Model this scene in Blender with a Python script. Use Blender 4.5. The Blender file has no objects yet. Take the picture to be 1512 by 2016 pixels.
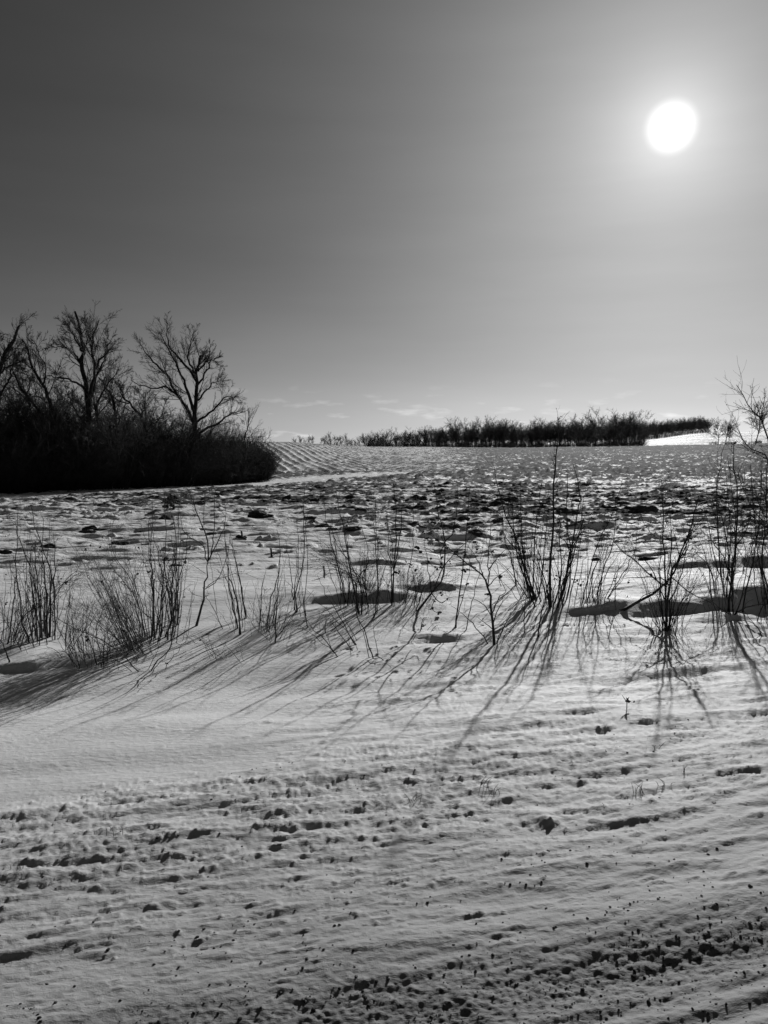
import bpy, math
import numpy as np

# ------------------------------------------------------------------ camera, sky, sun, exposure
S = bpy.context.scene
COL = S.collection
EYE = 1.6
F = 1514.0                                   # focal length in photo pixels (1512 x 2016)
PITCH = math.atan((1008 - 900) / F)          # looking slightly down
cam_d = bpy.data.cameras.new('camera')
cam_d.sensor_fit = 'VERTICAL'; cam_d.sensor_height = 36.0; cam_d.lens = 36.0 * F / 2016
cam_d.clip_start = 0.05; cam_d.clip_end = 20000
cam = bpy.data.objects.new('camera', cam_d); COL.objects.link(cam)
cam.location = (0, 0, EYE); cam.rotation_euler = (math.pi / 2 - PITCH, 0, 0)
S.camera = cam

def ray(px, py):
    u, v = px - 756.0, 1008.0 - py
    c, s = math.cos(PITCH), math.sin(PITCH)
    d = np.array([u, F * c + v * s, v * c - F * s]); return d / np.linalg.norm(d)

SUN = ray(1322, 250)
SUN_EL = math.asin(SUN[2]); SUN_AZ = math.atan2(SUN[0], SUN[1])
W = bpy.data.worlds.new('World'); S.world = W; W.use_nodes = True
nt = W.node_tree; nt.nodes.clear()
def N(tree, typ, **kw):
    n = tree.nodes.new(typ)
    for k, v in kw.items(): setattr(n, k, v)
    return n
def M(tree, op, a, b=None, c=None, clamp=False):
    n = tree.nodes.new('ShaderNodeMath'); n.operation = op; n.use_clamp = clamp
    for i, v in enumerate((a, b, c)):
        if v is None: continue
        if isinstance(v, (int, float)): n.inputs[i].default_value = v
        else: tree.links.new(v, n.inputs[i])
    return n.outputs[0]
sky = N(nt, 'ShaderNodeTexSky', sky_type='NISHITA', sun_disc=False)
sky.sun_elevation = SUN_EL; sky.sun_rotation = SUN_AZ
sky.altitude = 300; sky.air_density = 1.0; sky.dust_density = 1.6; sky.ozone_density = 1.0
sep = N(nt, 'ShaderNodeSeparateColor'); nt.links.new(sky.outputs[0], sep.inputs[0])
bw = M(nt, 'ADD', M(nt, 'MULTIPLY', sep.outputs[0], 0.85), M(nt, 'MULTIPLY', sep.outputs[1], 0.15))   # monochrome, red-filtered
tc = N(nt, 'ShaderNodeTexCoord')
dot = N(nt, 'ShaderNodeVectorMath', operation='DOT_PRODUCT'); nt.links.new(tc.outputs['Generated'], dot.inputs[0]); dot.inputs[1].default_value = tuple(SUN)
ang = M(nt, 'ARCCOSINE', M(nt, 'MINIMUM', dot.outputs['Value'], 0.999999))
def gl(amp, w): return M(nt, 'MULTIPLY', M(nt, 'EXPONENT', M(nt, 'MULTIPLY', ang, -1.0 / w)), amp)
# film-like response of the clear sky, then the aureole of the sun in thin winter haze
y0 = M(nt, 'MULTIPLY', M(nt, 'POWER', M(nt, 'MULTIPLY', bw, 0.03), 0.95), 0.40)
base = M(nt, 'DIVIDE', y0, M(nt, 'SQRT', M(nt, 'ADD', 1.0, M(nt, 'POWER', M(nt, 'DIVIDE', y0, 0.62), 2.0))))
dm = N(nt, 'ShaderNodeMapRange', interpolation_type='SMOOTHSTEP'); nt.links.new(ang, dm.inputs[0])
for i, v in ((1, 0.0330), (2, 0.006), (3, 0.0), (4, 0.8)): dm.inputs[i].default_value = v
glow = M(nt, 'ADD', M(nt, 'ADD', gl(0.52, 0.042), gl(0.20, 0.26)), dm.outputs[0])
# thin cirrus streaks and small clouds low over the horizon
mp = N(nt, 'ShaderNodeMapping'); nt.links.new(tc.outputs['Generated'], mp.inputs['Vector']); mp.inputs['Scale'].default_value = (1.3, 1.3, 9.0)
nz = N(nt, 'ShaderNodeTexNoise'); nt.links.new(mp.outputs[0], nz.inputs['Vector']); nz.inputs['Scale'].default_value = 2.2; nz.inputs['Detail'].default_value = 5; nz.inputs['Roughness'].default_value = 0.5
streak = M(nt, 'ADD', 0.89, M(nt, 'MULTIPLY', nz.outputs[0], 0.22))
mp2 = N(nt, 'ShaderNodeMapping'); nt.links.new(tc.outputs['Generated'], mp2.inputs['Vector']); mp2.inputs['Scale'].default_value = (6, 6, 26.0)
nz2 = N(nt, 'ShaderNodeTexNoise'); nt.links.new(mp2.outputs[0], nz2.inputs['Vector']); nz2.inputs['Scale'].default_value = 3.3; nz2.inputs['Detail'].default_value = 6
sx = N(nt, 'ShaderNodeSeparateXYZ'); nt.links.new(tc.outputs['Generated'], sx.inputs[0])
low = N(nt, 'ShaderNodeMapRange'); nt.links.new(sx.outputs[2], low.inputs[0])
for i, v in ((1, 0.10), (2, 0.03), (3, 0.0), (4, 1.0)): low.inputs[i].default_value = v
puff = M(nt, 'MULTIPLY', M(nt, 'MULTIPLY', M(nt, 'SUBTRACT', nz2.outputs[0], 0.57, clamp=True), 1.6), low.outputs[0])
hz = M(nt, 'MULTIPLY', M(nt, 'EXPONENT', M(nt, 'MULTIPLY', M(nt, 'ABSOLUTE', sx.outputs[2]), -1 / 0.085)), M(nt, 'ADD', 0.15, M(nt, 'MULTIPLY', M(nt, 'EXPONENT', M(nt, 'MULTIPLY', ang, -1.6)), 0.58)))
tot = M(nt, 'ADD', M(nt, 'MULTIPLY', M(nt, 'ADD', M(nt, 'ADD', base, hz), glow), streak), puff)
bg = N(nt, 'ShaderNodeBackground'); nt.links.new(M(nt, 'MULTIPLY', tot, 10.0), bg.inputs[0]); bg.inputs[1].default_value = 0.1
wo = N(nt, 'ShaderNodeOutputWorld'); nt.links.new(bg.outputs[0], wo.inputs[0])

sun_d = bpy.data.lights.new('sun', 'SUN'); sun_d.energy = 3.9; sun_d.angle = math.radians(0.53); sun_d.color = (1, 1, 1)
sun = bpy.data.objects.new('sun', sun_d); COL.objects.link(sun)
sun.rotation_euler = (math.pi / 2 - SUN_EL, 0, math.pi - SUN_AZ)
S.view_settings.view_transform = 'Standard'; S.view_settings.look = 'None'
S.view_settings.exposure = 0.0; S.view_settings.gamma = 1.0; S.view_settings.use_curve_mapping = False

# ------------------------------------------------------------------ helpers
rng = np.random.default_rng(7)
def tag(o, label=None, cat=None, group=None, kind=None):
    for k, v in (('label', label), ('category', cat), ('group', group), ('kind', kind)):
        if v: o[k] = v
    return o
def link(name, data=None, parent=None, loc=None):
    o = bpy.data.objects.new(name, data); COL.objects.link(o)
    if loc is not None: o.location = loc
    if parent is not None: o.parent = parent
    return o
def mesh_from(name, V, Q, mat, smooth=True):
    """V (n,3), Q (m,3|4)"""
    V = np.ascontiguousarray(V, np.float32); Q = np.ascontiguousarray(Q, np.int32)
    k = Q.shape[1]; me = bpy.data.meshes.new(name)
    me.vertices.add(len(V)); me.vertices.foreach_set('co', V.ravel())
    me.loops.add(Q.size); me.loops.foreach_set('vertex_index', Q.ravel())
    me.polygons.add(len(Q)); me.polygons.foreach_set('loop_start', np.arange(0, Q.size, k, dtype=np.int32))
    me.polygons.foreach_set('use_smooth', np.full(len(Q), smooth))
    me.update(calc_edges=True); me.materials.append(mat)
    return me

_g = np.random.default_rng(11).uniform(0, 2 * np.pi, (256, 256)).astype(np.float32)
_gx, _gy = np.cos(_g), np.sin(_g)
def perlin(x, y, seed=0):
    x = np.asarray(x, np.float64) + seed * 17.37; y = np.asarray(y, np.float64) + seed * 31.71
    xi = np.floor(x).astype(np.int64); yi = np.floor(y).astype(np.int64)
    fx = x - xi; fy = y - yi
    u = fx * fx * fx * (fx * (fx * 6 - 15) + 10); v = fy * fy * fy * (fy * (fy * 6 - 15) + 10)
    def g(a, b, dx, dy):
        a = (a * 1 + (b >> 8) * 37) & 255; b = b & 255
        return _gx[a, b] * dx + _gy[a, b] * dy
    a = g(xi, yi, fx, fy); b = g(xi + 1, yi, fx - 1, fy); c = g(xi, yi + 1, fx, fy - 1); d = g(xi + 1, yi + 1, fx - 1, fy - 1)
    return 1.5 * ((a * (1 - u) + b * u) * (1 - v) + (c * (1 - u) + d * u) * v)
_r = np.random.default_rng(5).random((4, 256, 256))
def bumps(x, y, pres, seed=0, tail=2.5):
    """lumps with a steep head and a drifted tail towards -x; coordinates in cells"""
    x = x + seed * 13.1; y = y + seed * 7.7
    xi = np.floor(x).astype(np.int64); yi = np.floor(y).astype(np.int64)
    out = np.zeros_like(x)
    for i in (-1, 0, 1):
        for j in (-1, 0, 1):
            a = (xi + i) & 255; b = (yi + j) & 255
            cx = xi + i + 0.2 + 0.6 * _r[0, a, b]; cy = yi + j + 0.2 + 0.6 * _r[1, a, b]
            R = 0.14 + 0.26 * _r[2, a, b] ** 2; q = _r[3, a, b]
            dx = x - cx; dy = y - cy
            dx = np.where(dx < 0, dx / tail, dx * 1.3)
            d2 = (dx * dx + dy * dy) / (R * R)
            h = R * np.maximum(0, 1 - d2) ** 0.8 * 2.2
            out = np.maximum(out, np.where(q < pres, h, 0))
    return out
def sst(a, b, x):
    t = np.clip((x - a) / (b - a), 0, 1); return t * t * (3 - 2 * t)

# road-parallel coordinates: the road runs along azimuth 74 degrees
RA = math.radians(74.2); RS, RC = math.sin(RA), math.cos(RA)
def st(x, y): return x * RS + y * RC, -x * RC + y * RS

# macro relief: height z by bearing (photo column at eye level) and depth
PXC = np.array([-2500, 0, 300, 550, 800, 1000, 1150, 1260, 1390, 1512, 1800, 4000.])
DEP = np.array([12, 24, 34, 56, 90, 150, 250, 310, 400, 600, 1200, 9000.])
ZT = np.array([
 [0, 0, 0, .1, 1.6, 5.5, 6.5, 6.5, 7, 8, 9, 12],
 [0, 0, 0, .1, 1.6, 5.5, 6.5, 6.5, 7, 8, 9, 12],
 [0, 0, 0, .05, 1.6, 5.1, 6.0, 6.0, 7, 8, 9, 12],
 [0, 0, 0, -.05, 1.2, 4.45, 5.2, 5.3, 6, 7, 9, 12],
 [0, 0, 0, .05, .75, 2.6, 4.9, 5.0, 5.5, 7, 9, 12],
 [0, 0, 0, .15, .75, 2.3, 4.6, 4.8, 6.0, 8, 9, 12],
 [0, 0, .02, .2, .8, 2.5, 4.9, 5.2, 7.5, 12, 14, 14],
 [0, 0, .02, .2, .85, 2.6, 5.2, 5.9, 10.6, 12, 13, 14],
 [0, 0, .02, .2, .9, 2.7, 5.6, 6.6, 14.0, 16, 17, 16],
 [0, 0, .02, .2, .95, 2.8, 6.0, 7.0, 14.6, 17.5, 18, 17],
 [0, 0, .02, .2, .95, 2.9, 6.2, 8.0, 15.0, 24, 26, 22],
 [0, 0, .02, .2, .95, 2.9, 6.2, 8.0, 15.0, 24, 26, 22]])
def macro(x, y):
    D = np.maximum(y, 12.0); px = 756 + F * x / np.maximum(y, 10.0)
    px = np.clip(px, PXC[0], PXC[-1] - 1); D = np.clip(D, 12, 8999)
    i = np.clip(np.searchsorted(PXC, px, side='right') - 1, 0, len(PXC) - 2)
    j = np.clip(np.searchsorted(DEP, D, side='right') - 1, 0, len(DEP) - 2)
    a = (px - PXC[i]) / (PXC[i + 1] - PXC[i]); a = a * a * (3 - 2 * a)
    # monotone cubic-ish in depth
    lb = (D - DEP[j]) / (DEP[j + 1] - DEP[j])
    def col(ii):
        z0, z1 = ZT[ii, j], ZT[ii, j + 1]
        jm, jp = np.maximum(j - 1, 0), np.minimum(j + 2, len(DEP) - 1)
        h = DEP[j + 1] - DEP[j]
        m0 = (z1 - ZT[ii, jm]) / np.maximum(DEP[j + 1] - DEP[jm], 1e-6); m1 = (ZT[ii, jp] - z0) / np.maximum(DEP[jp] - DEP[j], 1e-6)
        b2, b3 = lb * lb, lb ** 3
        return (2*b3 - 3*b2 + 1) * z0 + (b3 - 2*b2 + lb) * h * m0 + (-2*b3 + 3*b2) * z1 + (b3 - b2) * h * m1
    z = col(i) * (1 - a) + col(i + 1) * a
    s, t = st(x, y)
    verge = np.interp(t, [-50, 1.2, 2.1, 3.2, 4.6, 5.8, 7.0, 8.6, 10.5, 14], [0.0, 0, -.02, -.01, -.05, -.11, -.05, .05, .03, 0])
    return z + verge

def flat_pt(px, py, z=0.0):
    d = ray(px, py); k = (EYE - z) / -d[2]; return d[0] * k, d[1] * k
# snow drifts: crest point (photo px, py), half length along the road, height, far-side length, azimuth skew
DUNES = []
for px, py, w, A, L, sk in [
    (1560, 1178, 1.25, .22, 1.4, .02), (1180, 1197, .42, .075, .6, -.02), (1540, 1122, 1.5, .16, 1.6, .05),
    (735, 1182, .45, .11, .7, .05), (850, 1246, .34, .030, .3, .0), (60, 1296, .5, .05, .6, .02),
    (860, 1165, .45, .07, .6, .0), (1440, 1206, .3, .04, .3, -.1), (1080, 1608, .05, .022, .12, .1),
    (170, 1690, .14, .012, .2, .1), (560, 1590, .06, .012, .12, .1), (300, 1560, .12, .010, .2, .1), (900, 1336, .28, .02, .3, .15), (1330, 1305, .4, .014, .4, .1)]:
    x, y = flat_pt(px, py); DUNES.append((x, y, w, A, L, sk))

def relief(x, y):
    """returns z, soil coverage"""
    z = macro(x, y); s, t = st(x, y); r = np.hypot(x, y)
    near = 1 - sst(9, 14, r); 
    # ---- verge and drifts
    for (dx, dy, w, A, L, sk) in DUNES:
        m = (np.abs(x - dx) < 3.2 * w + L) & (np.abs(y - dy) < 2 * w + 2 * L + .5)
        if not m.any(): continue
        ds, dt = st(x[m] - dx, y[m] - dy)
        e = np.clip(1 - np.abs(ds) / (w * np.where(ds > 0, 1.35, 2.3)), 0, 1) ** .9 * (1 + .35 * perlin(ds * 1.6 / w, dx * 5 + dt / w, 64))
        b = dt + sk * ds + w * (.16 * perlin(ds * 1.3 / w, dx * 3 + dt / w, 9) + .06 * perlin(ds * 3.7 / w, dx * 7 + dt * 2 / w, 65) + .02 * perlin(ds * 9 / w, dx * 7 + dt * 5 / w, 66))
        steep = A / math.tan(math.radians(34))
        p = np.where(b > 0, np.exp(-(b / L) ** 2), np.clip(1 + b / steep, 0, 1) ** .8)
        z[m] += A * e * np.where(b > 0, p, p * p * (3 - 2 * p))
    z = z + near * (.030 * perlin(s / 2.6, t / 1.1, 1) + .012 * perlin(s / .8, t / .32, 2))
    soil = np.zeros_like(z)
    k = r < 15
    xs, ts, rs = s[k], t[k], r[k]
    wb = .25 * perlin(xs / .9, ts / .5, 3)
    def rip(lam, sd, asp=4.2, k=.28):
        a = perlin(xs / (asp * lam) + wb, ts / lam, sd); return lam * perlin(xs / (asp * lam) + wb, (ts + k * lam * a) / lam, sd)
    def patch(a, b, sd, lo=.42): return lo + (1 - lo) * sst(-.25, .3, perlin(xs / a, ts / b, sd))
    zone = patch(1.3, .5, 5, .6)
    left_calm = sst(3.7, 4.15, ts - .10 * xs) * (1 - sst(5.5, 6.8, ts)) * (1 - sst(-.2, 1.6, xs - .35 * (ts - 4)))
    shrub_calm = sst(5.0, 5.8, ts) * (1 - sst(.4, 2.6, xs))
    calm_near = (1 - .88 * np.maximum(left_calm, shrub_calm)) * (1 - .5 * sst(6.2, 7.5, ts))
    road = 1 - .42 * (1 - sst(2.35, 2.9, ts))
    d = zone * calm_near * ((.025 + .04 * sst(2.8, 3.6, ts)) * rip(.30, 4) * road + .125 * rip(.15, 6) * patch(.6, .25, 51) * road + .185 * rip(.075, 7) * patch(.35, .15, 52) * road)
    d += calm_near * (.19 * rip(.038, 53, 3.2) * patch(.2, .1, 54) * road + .16 * rip(.019, 55, 2.6) * patch(.3, .12, 56) * (.4 + .6 * road))
    # sharper sastrugi in the middle right and beyond the wheel-thrown band
    q1 = rip(.20, 57, 5.0, .5) / .20
    d += .026 * np.maximum(q1 - .05, 0) * sst(3.9, 4.4, ts - .1 * xs) * (1 - .9 * np.maximum(left_calm, shrub_calm)) * patch(1.2, .5, 58, .15)
    q2 = rip(.09, 59, 4.5, .5) / .09
    d += (.006 + .006 * sst(3.2, 4, ts)) * np.maximum(q2 - .10, 0) * (1 - .8 * np.maximum(left_calm, shrub_calm)) * patch(.8, .3, 60, .1)
    # wind-cut chips of crust, steep towards the viewer
    cx = .02 * perlin(xs / .07, ts / .04, 81); ct = .009 * perlin(xs / .05, ts / .03, 82)
    chip = bumps((xs + cx) / .088, (ts + ct) / .033, .55 * patch(.5, .2, 83, .25) * (1 - .85 * np.maximum(left_calm, shrub_calm)) * sst(2.1, 2.5, ts) * (1 - .5 * sst(6, 7, ts)), 6, 2.2)
    chip2 = bumps((xs + cx) / .17, (ts + 1.5 * ct) / .06, .40 * patch(.8, .3, 84, .2) * (1 - .9 * np.maximum(left_calm, shrub_calm)) * sst(2.1, 2.6, ts) * (1 - .5 * sst(6, 7, ts)), 7, 2.4)
    d += .0072 * chip + .0060 * chip2 * (1 + .5 * perlin(xs / .03, ts / .015, 85))
    # crumbs of crusted snow
    cz = sst(2.35, 2.8, ts) * (1 - sst(3.75, 4.15, ts - .10 * xs))
    cl = np.clip(.55 + 1.3 * perlin(xs / .7, ts / .28, 8), 0, 1)
    # the verge's crumb band, denser to the right
    pr = (.55 + .2 * sst(-1, 1.5, xs)) * cz * (.08 + .62 * cl * sst(3.0, 3.35, ts) + .14 * cl)
    fz = cz * sst(2.8, 3.2, ts) * (.5 + .5 * cl)
    d += fz * (.14 * rip(.042, 61, 2.2) +   .25 * rip(.021, 62, 2.0) + .2 * rip(.012, 63, 1.8))
    far_right = sst(.5, 2.5, xs) * sst(3.6, 4.2, ts) * (1 - sst(5.0, 6.2, ts)) * .22
    pr = np.maximum(pr, far_right * cl)
    jx = .012 * perlin(xs / .03, ts / .02, 31) + .02 * perlin(xs / .09, ts / .05, 32); jt = .006 * perlin(xs / .025, ts / .016, 33) + .010 * perlin(xs / .08, ts / .04, 34)
    jag = 1 + .5 * perlin(xs / .018, ts / .011, 35)
    d += .0066 * jag * bumps((xs + jx) / .052, (ts + jt) / .030, pr * 1.15, 1, 2.8)
    d += .008 * jag * bumps((xs + jx) / .030, (ts + jt) / .019, pr * 3.2, 2, 2.0)
    pb = cz * .08 * cl + .05 * (1 - sst(6, 8, ts)) * sst(2.5, 3, ts) * (1 - sst(3.7, 4.1, ts))
    d += .0085 * jag * bumps((xs + 2 * jx) / .085, (ts + 1.6 * jt) / .05, pb, 3, 3.2)
    d += .0011 * perlin(xs / .022, ts / .013, 12) * (rs < 6)
    # wheel-churned edge of the road
    g = np.exp(-((ts - 2.03 - .02 * perlin(xs / .5, 0 * ts, 14)) / .20) ** 2)
    d += g * (.005 * perlin(xs / .06, ts / .03, 15) + .004 * perlin(xs / .02, ts / .013, 16))
    d += .010 * np.exp(-((ts - 2.32) / .16) ** 2) - .016 * np.exp(-((ts - 2.0) / .12) ** 2) + (.0042 + .003 * perlin(xs / .3, ts, 74)) * np.sin(2 * np.pi * (ts + .012 * perlin(xs / .5, 0 * ts, 75)) / .105) * (1 - sst(1.86, 1.96, ts))
    d *= 1 - sst(9, 14, rs)
    z[k] += d
    so = g * .30 + .14 * np.exp(-((ts - 1.75) / .3) ** 2) + .08 * np.exp(-((ts - 2.55) / .3) ** 2) * sst(-.5, 1, xs)
    so += .12 * cz * sst(3.05, 3.3, ts) * cl * (1 - sst(3.5, 3.8, ts))
    soil[k] = so
    # ---- the ploughed field
    f = sst(8.2, 9.5, t) * (1 - sst(900, 1500, r))
    k = (f > 0) & (r < 900)
    xs, ts, rs, X, Y = s[k], t[k], r[k], x[k], y[k]
    px = 756 + F * X / np.maximum(Y, 5)
    calm = sst(8.4, 12, ts + 1.5 * perlin(X / 3, Y / 2, 70) - 1.6 * (1 - sst(450, 900, 756 + F * X / np.maximum(Y, 5))))
    left = 1 - sst(500, 1000, px)
    dens = sst(9, 13, ts) * (.15 + .85 * sst(11, 26, ts + 5 * (1 - 2 * left) + 2 * perlin(X / 6, Y / 3, 20)))
    def fr_(lam, sd, asp=3.2, k=.42):
        a = perlin(xs / (asp * lam), ts / lam, sd); return lam * perlin(xs / (asp * lam), (ts + k * lam * a) / lam, sd)
    big, mid_, sml, tin = fr_(1.0, 21, 2.4), fr_(.48, 22, 2.6, .4), fr_(.23, 27, 2.6, .4), fr_(.12, 28, 2.6)
    h = calm * ((.05 + .04 * dens) * big + (.09 + .14 * dens) * mid_ + (.17 + .26 * dens) * sml + (.12 + .22 * dens) * tin)
    cl = np.clip(.5 + 1.4 * perlin(X / 4.0, Y / 2.2, 23), 0, 1)
    jx = .22 * perlin(xs / .30, ts / .22, 26) + .08 * perlin(xs / .1, ts / .08, 29)
    jt = .14 * perlin(xs / .26, ts / .18, 36) + .05 * perlin(xs / .1, ts / .08, 37)
    b1 = bumps((xs + jx) / .85, (ts + jt) / .36, calm * dens * (.12 + .65 * cl), 4, 1.8)
    b2 = bumps((xs + .7 * jx) / .27, (ts + .7 * jt) / .18, calm * dens * (.25 + .75 * cl), 5, 1.6)
    jag = 1 + .7 * perlin(X / .11, Y / .11, 24) + .4 * perlin(X / .25, Y / .2, 38)
    h += (.062 * b1 + .062 * b2) * jag
    pk = sst(.45, 1.0, (big / 1.0 * .5 + mid_ / .48 * .8 + sml / .23 * .6 + .38 + .40 * cl))
    # furrows climbing the hill on the left
    fa = math.radians(-12); lat = X * math.cos(fa) - Y * math.sin(fa) 
    hill = sst(60, 80, Y) * (1 - sst(820, 1000, px)) 
    fr = np.sin(2 * np.pi * (lat / 1.15 + .3 * perlin(X / 7, Y / 16, 25) + .08 * perlin(X / 1.5, Y / 3, 90))) * (.45 + .75 * sst(-.5, .4, perlin(X / 2.5, Y / 9, 72))) + .35 * perlin(X / .5, Y / 1.6, 73)
    h = h * (1 - .5 * hill) + hill * .09 * fr
    # snow-filled swale in front of the brush, smooth
    pxe = np.clip(px, 0, 900)
    swale = np.exp(-((Y - np.interp(pxe, [0, 300, 548, 780, 900], [30, 38, 53, 66, 75])) / np.interp(pxe, [0, 300, 548, 780], [1.2, 2.5, 4.5, 3.])) ** 2) * (1 - sst(700, 880, px))
    h *= 1 - .93 * swale
    far = sst(35, 70, Y)
    fade = 1 - sst(255, 275, Y)
    h *= fade * (1 + .7 * sst(38, 60, Y) * (1 - hill))
    z[k] += f[k] * h
    c = calm * dens * (.19 + .12 * cl + .40 * pk) + .42 * np.clip(b1 * 2.0 - .5, 0, 1) * dens + .25 * np.clip(b2 * 2 - .5, 0, 1) * dens + .29 * far + .13 * sst(100, 200, Y)
    c = c * (1 - hill) + hill * (.48 + .24 * fr)
    c *= (1 - .95 * swale) * fade
    c += (1 - fade) * (.47 + .12 * perlin(X / 30, Y / 9, 71))
    soil[k] = np.maximum(soil[k], f[k] * c)
    return z, np.clip(soil, 0, 1)
GRID = []
def H(x, y):
    x = np.atleast_1d(np.asarray(x, float)); y = np.atleast_1d(np.asarray(y, float))
    if GRID:                                            # look the height up in the finished ground sheet
        rr, th, Z = GRID; r = np.hypot(x, y); t = np.arctan2(x, y)
        i = np.clip(np.searchsorted(rr, r) - 1, 0, len(rr) - 2); j = np.clip(np.searchsorted(th, t) - 1, 0, len(th) - 2)
        a = (r - rr[i]) / (rr[i + 1] - rr[i]); b = (t - th[j]) / (th[j + 1] - th[j])
        return (Z[i, j] * (1 - a) + Z[i + 1, j] * a) * (1 - b) + (Z[i, j + 1] * (1 - a) + Z[i + 1, j + 1] * a) * b
    return relief(x, y)[0]
def hz1(x, y): return float(H(x, y)[0])
def ground_at(px, py):
    z = 0.0
    for _ in range(5):
        x, y = flat_pt(px, py, z); z = .5 * z + .5 * hz1(x, y)
    return np.array([x, y, hz1(x, y)])
def at_depth(px, py, y):
    d = ray(px, py); return np.array([0, 0, EYE]) + d * (y / d[1])

# ------------------------------------------------------------------ materials (a monochrome photograph: greys)
def new_mat(name):
    m = bpy.data.materials.new(name); m.use_nodes = True; t = m.node_tree
    return m, t, t.nodes['Principled BSDF']
def simple(name, lo, hi, scale, rough=.85, bump=.0, bscale=60):
    m, t, b = new_mat(name)
    c = N(t, 'ShaderNodeTexCoord'); n = N(t, 'ShaderNodeTexNoise'); n.inputs['Scale'].default_value = scale; n.inputs['Detail'].default_value = 5
    t.links.new(c.outputs['Object'], n.inputs['Vector'])
    r = N(t, 'ShaderNodeMapRange'); t.links.new(n.outputs[0], r.inputs[0])
    for i, v in ((1, .3), (2, .7), (3, lo), (4, hi)): r.inputs[i].default_value = v
    t.links.new(r.outputs[0], b.inputs['Base Color']); b.inputs['Roughness'].default_value = rough
    b.inputs['Specular IOR Level'].default_value = .25
    if bump:
        n2 = N(t, 'ShaderNodeTexNoise'); n2.inputs['Scale'].default_value = bscale; n2.inputs['Detail'].default_value = 4
        t.links.new(c.outputs['Object'], n2.inputs['Vector'])
        bp = N(t, 'ShaderNodeBump'); bp.inputs['Strength'].default_value = bump; bp.inputs['Distance'].default_value = .01
        t.links.new(n2.outputs[0], bp.inputs['Height']); t.links.new(bp.outputs[0], b.inputs['Normal'])
    return m
BARK = simple('bark', .012, .035, 6, bump=.5, bscale=40)
TWIG = simple('dark_twig_bark', .02, .05, 12)
PALE = simple('pale_dry_stem', .07, .16, 20)
GREYT = simple('grey_twig_bark', .04, .09, 16)
HAZED = simple('haze_lightened_bark', .09, .17, 3)  # far trees and bushes: bark colour lightened to paint in the distance haze
LEAF = simple('dry_leaf', .02, .05, 30, bump=.3)
STONE = simple('gravel_stone', .03, .11, 30, bump=.5, bscale=150)
SOIL = simple('frozen_soil', .02, .06, 12, bump=.9, bscale=45)
SNOWL = simple('snow_lump', .70, .82, 9, rough=.6, bump=.3, bscale=120)
STRAW = simple('straw', .10, .22, 20)

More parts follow.
